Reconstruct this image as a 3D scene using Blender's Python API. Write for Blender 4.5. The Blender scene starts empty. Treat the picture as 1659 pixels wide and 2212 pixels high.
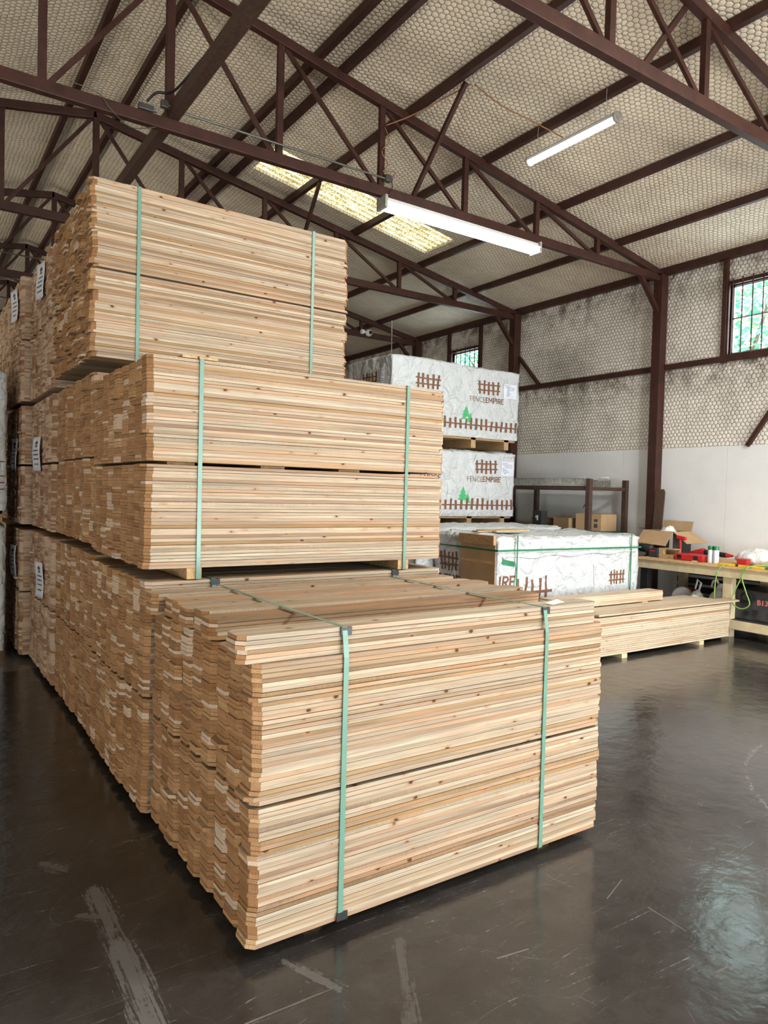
import bpy, bmesh, math, random
from mathutils import Vector, Matrix, noise

# ------------------------------------------------------------------ camera, world, lights, exposure
S = bpy.context.scene
COL = S.collection
F_PX, W_PX, H_PX = 1535.0, 1659, 2212
cam_d = bpy.data.cameras.new('camera')
cam = bpy.data.objects.new('camera', cam_d); COL.objects.link(cam)
cam_d.sensor_fit = 'VERTICAL'; cam_d.sensor_height = 36.0; cam_d.lens = F_PX / H_PX * 36.0
cam_d.clip_start = 0.05; cam_d.clip_end = 200
RIGHT = Vector((0.82904674, -0.55857735, 0.02593938))
DOWN = Vector((0.00581346, -0.03777596, -0.99926932))
FWD = Vector((0.5591491, 0.82859177, -0.02807077))
m = Matrix.Identity(4)
for i in range(3):
    m[i][0] = RIGHT[i]; m[i][1] = -DOWN[i]; m[i][2] = -FWD[i]
m[2][3] = 1.63
cam.matrix_world = m
S.camera = cam

world = bpy.data.worlds.new('sky'); S.world = world; world.use_nodes = True
bg = world.node_tree.nodes['Background']
bg.inputs[0].default_value = (0.80, 0.92, 1.0, 1); bg.inputs[1].default_value = 14.5

def area(name, loc, rot, sx, sy, power, color):
    d = bpy.data.lights.new(name, 'AREA'); d.shape = 'RECTANGLE'; d.size = sx; d.size_y = sy
    d.energy = power; d.color = color
    o = bpy.data.objects.new(name, d); COL.objects.link(o); o.location = loc; o.rotation_euler = rot
    return o
# daylight through the open loading door in the end wall behind the camera
area('door_daylight', (4.0, -6.4, 1.7), (math.radians(90), 0, 0), 7.0, 3.0, 15, (1.0, 0.985, 0.96))
# added fill lamp just inside that door, aimed up to brighten the roof
area('roof_fill', (4.0, -6.2, 0.25), (math.radians(146), 0, 0), 7.0, 1.2, 1000, (1.0, 0.955, 0.88))
# further hanging battens of the same row, above and behind the camera
for yb in (0.6, -3.2): area('batten_light', (5.63, yb, 5.2), (0, 0, 0), 0.3, 1.2, 430, (1.0, 0.985, 0.96))
area('side_roof_fill', (-5.2, -2.0, 0.3), (math.radians(145), 0, math.radians(-90)), 1.2, 1.2, 330, (1.0, 0.95, 0.86))  # added fill lamp at the left side, aimed up to brighten the roof
area('far_roof_fill', (-5.1, 13.5, 0.4), (math.radians(140), 0, math.radians(-90)), 7.0, 1.2, 330, (1.0, 0.93, 0.78))  # added fill lamp out of view, lifts the dim far end of the roof
S.view_settings.view_transform = 'Standard'
S.view_settings.look = 'None'
S.view_settings.exposure = -0.05
S.view_settings.gamma = 1.0
S.view_settings.use_curve_mapping = False
S.cycles.use_denoising = True
S.cycles.use_adaptive_sampling = True
S.cycles.adaptive_threshold = 0.07
S.cycles.max_bounces = 7
S.cycles.diffuse_bounces = 4
S.cycles.sample_clamp_indirect = 8.0

# ------------------------------------------------------------------ node helpers
def srgb(r, g, b):
    f = lambda c: (c / 255 / 12.92) if c / 255 <= 0.04045 else ((c / 255 + 0.055) / 1.055) ** 2.4
    return (f(r), f(g), f(b), 1)

class NT:
    def __init__(s, name):
        s.m = bpy.data.materials.new(name); s.m.use_nodes = True
        s.t = s.m.node_tree; s.N = s.t.nodes; s.L = s.t.links
        s.b = s.N['Principled BSDF']
    def n(s, typ, ins=None, **kw):
        nd = s.N.new(typ)
        for k, v in kw.items(): setattr(nd, k, v)
        for k, v in (ins or {}).items(): s.set(nd.inputs[k], v)
        return nd
    def set(s, sock, v):
        if hasattr(v, 'outputs'): v = v.outputs[0]
        if hasattr(v, 'is_output'): s.L.new(v, sock)
        else: sock.default_value = v
    def math(s, op, a, b=0.0, c=0.0, clamp=False):
        nd = s.n('ShaderNodeMath', {0: a, 1: b, 2: c}, operation=op, use_clamp=clamp); return nd.outputs[0]
    def vm(s, op, a, b=(0, 0, 0), out=0):
        nd = s.n('ShaderNodeVectorMath', {0: a, 1: b}, operation=op)
        return nd.outputs[1] if op in ('DOT_PRODUCT', 'LENGTH', 'DISTANCE') else nd.outputs[0]
    def ramp(s, f, stops, interp='LINEAR'):
        nd = s.n('ShaderNodeValToRGB', {0: f}); cr = nd.color_ramp; cr.interpolation = interp
        while len(cr.elements) < len(stops): cr.elements.new(0.5)
        for e, (p, c) in zip(cr.elements, stops):
            e.position = p; e.color = c if len(c) == 4 else (*c, 1)
        return nd.outputs[0]
    def mix(s, f, a, b, blend='MIX'):
        nd = s.n('ShaderNodeMix', data_type='RGBA', blend_type=blend)
        s.set(nd.inputs[0], f); s.set(nd.inputs[6], a); s.set(nd.inputs[7], b); return nd.outputs[2]
    def mr(s, v, a, b, c=0.0, d=1.0, smooth=False):
        nd = s.n('ShaderNodeMapRange', {0: v, 1: a, 2: b, 3: c, 4: d}, clamp=True)
        if smooth: nd.interpolation_type = 'SMOOTHSTEP'
        return nd.outputs[0]
    def noise(s, vec, scale, detail=3, rough=0.5, dist=0.0, out=0):
        nd = s.n('ShaderNodeTexNoise', {'Scale': scale, 'Detail': detail, 'Roughness': rough, 'Distortion': dist})
        if vec is not None: s.set(nd.inputs['Vector'], vec)
        return nd.outputs[out]
    def obj(s): return s.n('ShaderNodeTexCoord').outputs['Object']
    def wpos(s): return s.n('ShaderNodeNewGeometry').outputs['Position']
    def sep(s, v):
        nd = s.n('ShaderNodeSeparateXYZ', {0: v}); return nd.outputs
    def comb(s, x, y, z=0.0): return s.n('ShaderNodeCombineXYZ', {0: x, 1: y, 2: z}).outputs[0]
    def bump(s, h, strength, dist):
        return s.n('ShaderNodeBump', {'Height': h, 'Strength': strength, 'Distance': dist}).outputs[0]
    def out(s, color=None, rough=None, normal=None, metal=None, spec=None):
        if color is not None: s.set(s.b.inputs['Base Color'], color)
        if rough is not None: s.set(s.b.inputs['Roughness'], rough)
        if normal is not None: s.set(s.b.inputs['Normal'], normal)
        if metal is not None: s.set(s.b.inputs['Metallic'], metal)
        if spec is not None: s.set(s.b.inputs['Specular IOR Level'], spec)
        return s.m

def plain(name, col, rough=0.6, metal=0.0, vary=0.12, scale=14.0, bump=0.0, spec=0.5):
    t = NT(name); p = t.obj()
    n = t.noise(p, scale, 4, 0.6)
    c = t.mix(t.mr(n, 0.3, 0.7), tuple(x * (1 - vary) for x in col[:3]) + (1,), tuple(min(1, x * (1 + vary)) for x in col[:3]) + (1,))
    nr = t.bump(n, bump, 0.004) if bump else None
    return t.out(c, rough, nr, metal, spec)

def emissive(name, col, strength):
    t = NT(name)
    t.set(t.b.inputs['Base Color'], (0.9, 0.9, 0.9, 1))
    t.set(t.b.inputs['Emission Color'], col); t.set(t.b.inputs['Emission Strength'], strength)
    return t.m

def wood_side(name, stops, lo=0.60, hi=1.16, knot=1.0):
    t = NT(name); p = t.obj()
    br = t.n('ShaderNodeAttribute', attribute_name='brd').outputs['Vector']
    tone = t.sep(br)[0]
    wn = t.n('ShaderNodeTexWhiteNoise', {'W': t.math('MULTIPLY', tone, 977.0)}, noise_dimensions='1D')
    off = t.vm('MULTIPLY', wn.outputs['Color'], (53.0, 31.0, 41.0))
    base = t.ramp(wn.outputs['Value'], stops)
    g = t.noise(t.vm('ADD', t.vm('MULTIPLY', p, (1.3, 34.0, 60.0)), off), 1.0, 5, 0.62, 0.7)
    g2 = t.noise(t.vm('ADD', t.vm('MULTIPLY', p, (0.9, 7.0, 9.0)), off), 1.0, 2, 0.5, 1.2)
    fine = t.noise(t.vm('ADD', t.vm('MULTIPLY', p, (5.0, 230.0, 330.0)), off), 1.0, 3, 0.6, 0.9)
    saw = t.noise(t.vm('ADD', t.vm('MULTIPLY', p, (420.0, 6.0, 30.0)), off), 1.0, 1, 0.5)
    sawn = t.math('MULTIPLY', t.math('LESS_THAN', t.sep(wn.outputs['Color'])[1], 0.09), t.mr(saw, 0.35, 0.65, 0.0, 0.2))
    k = t.math('MULTIPLY', t.mr(g, 0.3, 0.7, lo, hi), t.mr(g2, 0.3, 0.7, 0.86, 1.08))
    k = t.math('MULTIPLY', k, t.math('SUBTRACT', t.mr(fine, 0.32, 0.68, 0.80, 1.08), sawn))
    c = t.mix(1.0, base, t.n('ShaderNodeCombineColor', {0: k, 1: k, 2: k}), 'MULTIPLY')
    # reddish heartwood streaks
    c = t.mix(t.mr(g2, 0.55, 0.68, 0.0, 0.6), c, (0.36, 0.185, 0.09, 1))
    v = t.n('ShaderNodeTexVoronoi', {'Vector': t.vm('ADD', t.vm('MULTIPLY', p, (8.0, 13.0, 13.0)), off), 'Scale': 1.0})
    d = v.outputs['Distance']
    d = t.math('ADD', d, t.mr(t.noise(p, 130, 2), 0.3, 0.7, -0.025, 0.025))
    halo = t.mr(d, 0.09, 0.26, 0.6 * knot, 0.0)
    c = t.mix(halo, c, (0.30, 0.15, 0.065, 1))
    c = t.mix(t.mr(d, 0.07, 0.115, knot, 0.0), c, (0.055, 0.022, 0.010, 1))
    return t.out(c, 0.62, t.bump(fine, 0.3, 0.001), 0.0, 0.3)

def wood_end(name, stops, bleach=0.9):
    t = NT(name); p = t.obj()
    br = t.n('ShaderNodeAttribute', attribute_name='brd').outputs['Vector']
    b = t.sep(br); q = t.sep(p)
    wn = t.n('ShaderNodeTexWhiteNoise', {'W': t.math('FLOOR', t.math('MULTIPLY', b[0], 256.0))}, noise_dimensions='1D')
    r = t.sep(wn.outputs['Color'])
    ly = t.math('ADD', t.math('SUBTRACT', q[1], b[1]), t.mr(r[0], 0, 1, -0.07, 0.07))
    lz = t.math('ADD', t.math('SUBTRACT', q[2], b[2]), t.mr(r[1], 0, 1, -0.07, 0.07))
    nz = t.noise(p, 60, 3, 0.6)
    rad = t.vm('LENGTH', t.comb(ly, lz))
    s = t.math('SINE', t.math('ADD', t.math('MULTIPLY', rad, 900.0), t.math('MULTIPLY', nz, 3.0)))
    base = t.ramp(wn.outputs['Value'], stops)
    k = t.math('MULTIPLY', t.mr(s, -1, 1, 0.84, 1.08), t.mr(nz, 0.3, 0.7, 0.86, 1.12))
    c = t.mix(1.0, base, t.n('ShaderNodeCombineColor', {0: k, 1: k, 2: k}), 'MULTIPLY')
    c = t.mix(t.math('GREATER_THAN', r[2], bleach), c, t.mix(t.mr(s, 0.2, 1, 0, 0.5), (0.56, 0.44, 0.33, 1), (0.36, 0.22, 0.13, 1)))
    return t.out(c, 0.75, t.bump(nz, 0.3, 0.002), 0.0, 0.2)

SIDE_STOPS = [(0.0, (0.419, 0.324, 0.221)), (0.14, (0.469, 0.391, 0.284)), (0.28, (0.334, 0.219, 0.136)), (0.40, (0.462, 0.375, 0.266)),
              (0.52, (0.286, 0.174, 0.104)), (0.62, (0.455, 0.364, 0.254)), (0.74, (0.358, 0.249, 0.148)), (0.84, (0.310, 0.183, 0.073)), (0.92, (0.263, 0.165, 0.090)), (1.0, (0.481, 0.406, 0.302))]
END_STOPS = [(0.0, (0.246, 0.120, 0.050)), (0.25, (0.364, 0.199, 0.092)), (0.5, (0.283, 0.142, 0.060)), (0.7, (0.437, 0.258, 0.127)), (0.88, (0.346, 0.186, 0.083)), (1.0, (0.508, 0.329, 0.170))]
PALE_SIDE = [(0.0, (0.594, 0.450, 0.324)), (0.4, (0.666, 0.540, 0.405)), (0.7, (0.540, 0.387, 0.270)), (0.92, (0.360, 0.198, 0.108)), (1.0, (0.630, 0.504, 0.378))]
PALE_END = [(0.0, (0.252, 0.131, 0.072)), (0.3, (0.387, 0.225, 0.140)), (0.5, (0.522, 0.369, 0.252)), (0.75, (0.324, 0.180, 0.104)), (1.0, (0.576, 0.432, 0.306))]
M = {}
M['side'] = wood_side('cedar_board_side', SIDE_STOPS)
M['end'] = wood_end('cedar_board_end', END_STOPS)
M['pale_side'] = wood_side('pale_board_side', PALE_SIDE, knot=0.3)
M['pale_end'] = wood_end('pale_board_end', PALE_END, 0.68)
CLEAN = [(0.0, (0.56, 0.455, 0.325)), (0.4, (0.62, 0.52, 0.385)), (0.75, (0.55, 0.435, 0.30)), (1.0, (0.60, 0.49, 0.35))]
M['clean_side'] = wood_side('fresh_board_side', CLEAN, 0.82, 1.06, 0.45)
M['brown_side'] = wood_side('brown_board_side', [(0.0, (0.36, 0.20, 0.11)), (1.0, (0.40, 0.235, 0.135))], 0.75, 1.1, 0.4)
M['rough_wood'] = plain('rough_sawn_timber', (0.42, 0.27, 0.13, 1), 0.8, 0, 0.3, 40, 0.3)
M['ply'] = plain('plywood', (0.56, 0.36, 0.17, 1), 0.6, 0, 0.2, 20)
M['strap'] = plain('mint_strapping', (0.105, 0.225, 0.172, 1), 0.35, 0, 0.06)
M['green_strap'] = plain('green_strapping', (0.010, 0.17, 0.065, 1), 0.35, 0, 0.06)
M['black'] = plain('black_plastic', (0.012, 0.012, 0.013, 1), 0.45, 0, 0.3)
M['charcoal'] = plain('charcoal_plastic', (0.035, 0.035, 0.038, 1), 0.5, 0, 0.4, 8)
M['steel'] = plain('oxide_red_steel', (0.046, 0.0165, 0.0115, 1), 0.5, 0.0, 0.3, 9, 0.1, 0.3)
M['rust'] = plain('rusty_steel', (0.07, 0.038, 0.026, 1), 0.6, 0.2, 0.4, 30, 0.2)
M['grey_steel'] = plain('galvanised_steel', (0.40, 0.39, 0.36, 1), 0.5, 0.25, 0.35, 25)
M['conduit'] = plain('grey_conduit', (0.10, 0.095, 0.08, 1), 0.45, 0.3, 0.15)
M['white_enamel'] = plain('white_enamel', (0.62, 0.62, 0.60, 1), 0.4, 0, 0.05)
M['white_board'] = plain('white_wall_board', (0.72, 0.725, 0.715, 1), 0.45, 0, 0.03, 3)
M['paper'] = plain('white_paper', (0.66, 0.69, 0.78, 1), 0.7, 0, 0.04)
M['ink'] = plain('dark_ink', (0.05, 0.05, 0.07, 1), 0.8, 0, 0.1)
M['brown_ink'] = plain('brown_print', (0.17, 0.075, 0.038, 1), 0.7, 0, 0.25, 60)
M['green_ink'] = plain('green_print', (0.05, 0.40, 0.14, 1), 0.7, 0, 0.15, 60)
M['cardboard'] = plain('corrugated_cardboard', (0.42, 0.275, 0.145, 1), 0.8, 0, 0.1, 6)
M['cream_paint'] = plain('cream_painted_timber', (0.56, 0.46, 0.285, 1), 0.6, 0, 0.12, 12)
M['red'] = plain('red_plastic', (0.50, 0.018, 0.02, 1), 0.38, 0, 0.15)
M['orange'] = plain('orange_plastic', (0.55, 0.09, 0.02, 1), 0.45, 0, 0.1)
M['blue'] = plain('blue_plastic', (0.02, 0.10, 0.34, 1), 0.4, 0, 0.1)
M['yellow'] = plain('yellow_paint', (0.75, 0.46, 0.02, 1), 0.4, 0, 0.1)
M['green_cap'] = plain('green_cap_plastic', (0.008, 0.17, 0.065, 1), 0.35, 0, 0.08)
M['lime'] = plain('lime_cable', (0.20, 0.33, 0.07, 1), 0.5, 0, 0.1)
M['tan_cable'] = plain('tan_cable', (0.26, 0.11, 0.045, 1), 0.55, 0, 0.1)
M['white_plastic'] = plain('white_plastic', (0.70, 0.70, 0.68, 1), 0.4, 0, 0.05)
M['pink_ink'] = plain('pink_marker', (0.62, 0.17, 0.15, 1), 0.8, 0, 0.2)
M['dark_timber'] = plain('dark_stained_timber', (0.085, 0.05, 0.03, 1), 0.65, 0, 0.25, 20, 0.2)
M['led'] = emissive('led_diffuser', (1.0, 0.985, 0.95, 1), 18.0)
M['tube'] = emissive('fluorescent_tube', (0.95, 1.0, 0.96, 1), 30.0)

def cloth_mat(name, col, bump=1.0):
    t = NT(name); p = t.obj()
    w = t.noise(p, 3.0, 2, 0.5, out=1)
    pd = t.vm('ADD', p, t.vm('MULTIPLY', w, (0.16, 0.16, 0.16)))
    v = t.n('ShaderNodeTexVoronoi', {'Vector': pd, 'Scale': 8.0}, feature='DISTANCE_TO_EDGE')
    v2 = t.n('ShaderNodeTexVoronoi', {'Vector': pd, 'Scale': 21.0}, feature='DISTANCE_TO_EDGE')
    def crease(sc, d):
        return t.math('POWER', t.math('ABSOLUTE', t.math('SUBTRACT', t.noise(pd, sc, 1.5, 0.5, d), 0.5)), 0.6)
    h = t.math('ADD', t.math('MULTIPLY', crease(3.2, 0.15), 1.8), t.math('ADD', t.math('MULTIPLY', crease(8.0, 0.1), 0.8), t.math('MULTIPLY', crease(19.0, 0.0), 0.22)))
    n = t.noise(p, 5, 4, 0.6)
    c = t.mix(t.mr(n, 0.35, 0.7, 0, 0.3), col, tuple(x * 0.82 for x in col[:3]) + (1,))
    return t.out(c, 0.45, t.bump(h, bump, 0.032), 0, 0.4)
M['cloth'] = cloth_mat('white_woven_wrap', (0.56, 0.585, 0.595, 1))
M['bag'] = cloth_mat('thin_white_bag', (0.72, 0.72, 0.71, 1), 0.6)

def hex_mat(name, axes, col, dirt_col, dirt, wire=0.62, cell=0.059, dirt_hi=None):
    t = NT(name); p = t.wpos(); q = t.sep(p)
    nz = t.noise(p, 5.0, 2, 0.5, out=1)
    u = t.math('DIVIDE', q['XYZ'.index(axes[0])], cell); v = t.math('DIVIDE', q['XYZ'.index(axes[1])], cell)
    P = t.vm('ADD', t.comb(u, v), t.vm('MULTIPLY', t.vm('SUBTRACT', nz, (0.5, 0.5, 0.5)), (0.9, 0.9, 0.0)))
    R = (1.0, 1.7320508, 1.0)
    def wrap(a):
        nd = t.n('ShaderNodeVectorMath', {0: a, 1: R, 2: (0, 0, 0)}, operation='WRAP'); return t.vm('SUBTRACT', nd.outputs[0], (0.5, 0.8660254, 0))
    a = t.vm('MULTIPLY', wrap(P), (1, 1, 0)); b = t.vm('MULTIPLY', wrap(t.vm('SUBTRACT', P, (0.5, 0.8660254, 0))), (1, 1, 0))
    pick = t.math('LESS_THAN', t.vm('DOT_PRODUCT', a, a), t.vm('DOT_PRODUCT', b, b))
    mx = t.n('ShaderNodeMix', data_type='VECTOR'); t.set(mx.inputs[0], pick); t.set(mx.inputs[4], b); t.set(mx.inputs[5], a)
    g = t.vm('ABSOLUTE', mx.outputs[1])
    c = t.math('MAXIMUM', t.vm('DOT_PRODUCT', g, (0.5, 0.8660254, 0)), t.sep(g)[0])
    lines = t.mr(c, 0.425, 0.48, 0, wire)  # wire drawn wide and dark, with the dirt and shade along it painted in
    pillow = t.math('SUBTRACT', 1.0, t.math('POWER', t.math('MULTIPLY', c, 2.0), 3.0))
    big = t.noise(p, 0.9, 5, 0.65, 0.4)
    mid = t.noise(p, 4.5, 5, 0.7)
    d = t.math('MULTIPLY', t.mr(t.math('ADD', t.math('MULTIPLY', big, 0.65), t.math('MULTIPLY', mid, 0.35)), 0.46, 0.66), dirt)
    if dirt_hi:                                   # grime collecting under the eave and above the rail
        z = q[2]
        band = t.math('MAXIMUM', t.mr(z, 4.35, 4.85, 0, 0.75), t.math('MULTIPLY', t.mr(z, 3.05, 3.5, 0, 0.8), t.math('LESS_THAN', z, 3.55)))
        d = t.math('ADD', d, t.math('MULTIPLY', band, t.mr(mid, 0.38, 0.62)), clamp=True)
    base = t.mix(t.mr(t.noise(p, 1.7, 3), 0.35, 0.65), col, tuple(x * 0.88 for x in col[:3]) + (1,))
    base = t.mix(d, base, dirt_col)
    # overlapping sheets: thin seam lines
    s = t.math('ABSOLUTE', t.math('SUBTRACT', t.math('FRACT', t.math('DIVIDE', t.math('ADD', q['XYZ'.index(axes[0])], t.math('MULTIPLY', t.noise(p, 0.7, 1), 0.05)), 0.93)), 0.5))
    seam = t.mr(s, 0.0, 0.007, 0.55, 0.0)
    base = t.mix(seam, base, (0.10, 0.08, 0.06, 1))
    base = t.mix(lines, base, (0.085, 0.062, 0.045, 1))
    return t.out(base, 0.65, t.bump(pillow, 0.6, 0.011), 0, 0.3)
M['roof'] = hex_mat('netted_roof_insulation', 'YX', (0.82, 0.715, 0.56, 1), (0.44, 0.36, 0.27, 1), 0.4, 0.82)
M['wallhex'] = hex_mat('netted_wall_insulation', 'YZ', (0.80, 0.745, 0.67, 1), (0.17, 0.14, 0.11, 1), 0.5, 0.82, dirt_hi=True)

def floor_mat():
    t = NT('sealed_concrete_floor'); p = t.wpos(); q = t.sep(p)
    n1 = t.noise(p, 0.8, 5, 0.6, 0.3); n2 = t.noise(p, 5.0, 6, 0.7); n3 = t.noise(p, 45.0, 4, 0.7)
    c = t.mix(t.mr(n1, 0.35, 0.65), (0.022, 0.0195, 0.018, 1), (0.042, 0.038, 0.0345, 1))
    c = t.mix(t.mr(n2, 0.4, 0.8, 0, 0.45), c, (0.070, 0.066, 0.062, 1))
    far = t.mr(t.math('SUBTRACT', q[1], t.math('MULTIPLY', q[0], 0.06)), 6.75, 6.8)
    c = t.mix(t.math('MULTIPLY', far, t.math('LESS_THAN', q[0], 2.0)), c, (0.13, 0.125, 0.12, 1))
    scr = 0.0
    for ang, sc, th in ((0.35, 3.0, 0.70), (1.25, 2.2, 0.71), (2.2, 4.0, 0.715), (2.75, 2.6, 0.71)):
        mp = t.n('ShaderNodeMapping', {'Vector': p, 'Rotation': (0, 0, ang), 'Scale': (sc * 0.30, sc * 22, 1)})
        nn = t.noise(t.vm('ADD', mp, t.vm('MULTIPLY', t.noise(p, 0.8, 2, out=1), (0.0, sc * 9.0, 0))), 1.0, 3, 0.6, 0.15)
        scr = t.math('MAXIMUM', scr, t.mr(nn, th - 0.05, th - 0.01, 0, 0.8))
    brk = t.mr(t.noise(p, 2.0, 3, 0.6), 0.4, 0.6)
    scr = t.math('MULTIPLY', scr, t.math('MULTIPLY', brk, t.mr(n3, 0.35, 0.6)))
    # fine crossing hairline scratches
    v = t.n('ShaderNodeTexVoronoi', {'Vector': t.vm('ADD', p, t.vm('MULTIPLY', t.noise(p, 3, 2, out=1), (0.25, 0.25, 0))), 'Scale': 2.6}, feature='DISTANCE_TO_EDGE')
    hair = t.math('MULTIPLY', t.mr(v.outputs[0], 0.0, 0.0025, 0.5, 0), t.mr(n2, 0.48, 0.6))
    spk = t.math('MULTIPLY', t.mr(t.noise(p, 70, 2, 0.5), 0.70, 0.76), 0.3)
    wear = t.math('MAXIMUM', t.math('MAXIMUM', scr, hair), spk)
    rag = t.math('ADD', t.math('MULTIPLY', n2, 0.10), t.math('MULTIPLY', n3, 0.07))
    def seg(a, b, w, amt):
        ax, ay = a; bx, by = b; dx, dy = bx - ax, by - ay; L2 = dx * dx + dy * dy
        px = t.math('SUBTRACT', q[0], ax); py = t.math('SUBTRACT', q[1], ay)
        h = t.math('DIVIDE', t.math('ADD', t.math('MULTIPLY', px, dx), t.math('MULTIPLY', py, dy)), L2, clamp=True)
        d = t.vm('LENGTH', t.comb(t.math('SUBTRACT', px, t.math('MULTIPLY', h, dx)), t.math('SUBTRACT', py, t.math('MULTIPLY', h, dy))))
        L = math.sqrt(L2)
        perp = t.math('ADD', t.math('MULTIPLY', px, -dy / L), t.math('MULTIPLY', py, dx / L)); along = t.math('ADD', t.math('MULTIPLY', px, dx / L), t.math('MULTIPLY', py, dy / L))
        st = t.noise(t.comb(t.math('MULTIPLY', along, 5.0), t.math('MULTIPLY', perp, 90.0), 3.3), 1.0, 4, 0.65, 0.5)
        k = 1.0 if w > 0.02 else 0.04
        d = t.math('ADD', d, t.math('MULTIPLY', t.math('SUBTRACT', rag, 0.085), k * 0.9))
        core = t.mr(d, 0.0, w, 1.0, 0.0)
        return t.math('MULTIPLY', t.mr(t.math('ADD', t.math('MULTIPLY', core, 0.35), st), 0.58, 0.74, 0, amt), t.math('GREATER_THAN', core, 0.02))
    for s_ in FLOOR_MARKS: wear = t.math('MAXIMUM', wear, seg(*s_))
    cx, cy, r = FLOOR_RING
    rd = t.math('ABSOLUTE', t.math('SUBTRACT', t.vm('LENGTH', t.comb(t.math('SUBTRACT', q[0], cx), t.math('SUBTRACT', q[1], cy))), r))
    ring = t.math('MULTIPLY', t.math('MULTIPLY', t.mr(rd, 0.004, 0.02, 1.0, 0), t.mr(n3, 0.44, 0.54)), t.mr(t.noise(p, 9.0, 3, 0.7), 0.42, 0.52))
    wear = t.math('MAXIMUM', wear, ring)
    c = t.mix(wear, c, (0.14, 0.135, 0.13, 1))
    rg = t.math('ADD', t.mr(n2, 0.3, 0.7, 0.11, 0.21), t.math('MULTIPLY', wear, 0.25))
    bh = t.math('ADD', t.math('MULTIPLY', t.noise(p, 7.0, 3, 0.5), 1.0), t.math('MULTIPLY', n3, 0.12))
    return t.out(c, rg, t.bump(bh, 0.2, 0.02), 0, 0.6)
FLOOR_MARKS = [((0.638, 2.95), (0.64, 2.50), 0.05, 0.75), ((0.64, 2.55), (0.633, 2.05), 0.07, 0.8), ((0.57, 2.80), (0.63, 2.76), 0.04, 0.6),
               ((1.10, 2.16), (1.19, 1.95), 0.03, 0.5), ((0.869, 1.97), (1.19, 1.965), 0.005, 0.9), ((0.51, 3.27), (0.56, 3.20), 0.05, 0.5),
               ((2.38, 1.83), (2.55, 1.89), 0.004, 0.6), ((1.74, 1.79), (1.87, 1.77), 0.005, 0.9), ((2.47, 1.70), (2.46, 1.53), 0.004, 0.6), ((1.5, 2.05), (1.3, 1.7), 0.035, 0.3)]
FLOOR_RING = (5.02, 0.93, 1.564)
M['floor'] = floor_mat()

def skylight_mat():
    t = NT('yellowed_translucent_sheet'); p = t.wpos()
    n = t.noise(p, 55, 3, 0.7); n2 = t.noise(p, 6, 3, 0.6)
    rows = t.math('SINE', t.math('MULTIPLY', t.sep(p)[1], 2 * math.pi / 0.122))
    f = t.math('ADD', t.math('MULTIPLY', n, 0.75), t.math('ADD', t.math('MULTIPLY', n2, 0.25), t.math('MULTIPLY', rows, 0.05)))
    c = t.ramp(f, [(0.40, (0.034, 0.020, 0.005)), (0.48, (0.088, 0.064, 0.025)), (0.55, (0.132, 0.115, 0.066)), (0.64, (0.19, 0.182, 0.14))])
    tr = t.n('ShaderNodeBsdfTranslucent', {0: c})
    t.L.new(tr.outputs[0], t.N['Material Output'].inputs[0])
    return t.m
M['skylight'] = skylight_mat()

def glass_mat():
    t = NT('window_glass')
    tr = t.n('ShaderNodeBsdfTransparent', {0: (0.93, 0.97, 0.96, 1)}); gl = t.n('ShaderNodeBsdfGlossy', {0: (0.9, 0.9, 0.9, 1), 1: 0.02})
    mx = t.n('ShaderNodeMixShader', {0: 0.05, 1: tr, 2: gl})
    t.L.new(mx.outputs[0], t.N['Material Output'].inputs[0]); return t.m
M['glass'] = glass_mat()

def leaf_mat():
    t = NT('leaf'); p = t.wpos()
    c = t.ramp(t.noise(p, 3.0, 3), [(0.35, (0.05, 0.21, 0.12)), (0.5, (0.13, 0.33, 0.225)), (0.65, (0.23, 0.38, 0.13))])
    d = t.n('ShaderNodeBsdfDiffuse', {0: c}); tr = t.n('ShaderNodeBsdfTranslucent', {0: c})
    mx = t.n('ShaderNodeMixShader', {0: 0.6, 1: d, 2: tr}); t.L.new(mx.outputs[0], t.N['Material Output'].inputs[0]); return t.m
M['leaf'] = leaf_mat()

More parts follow.
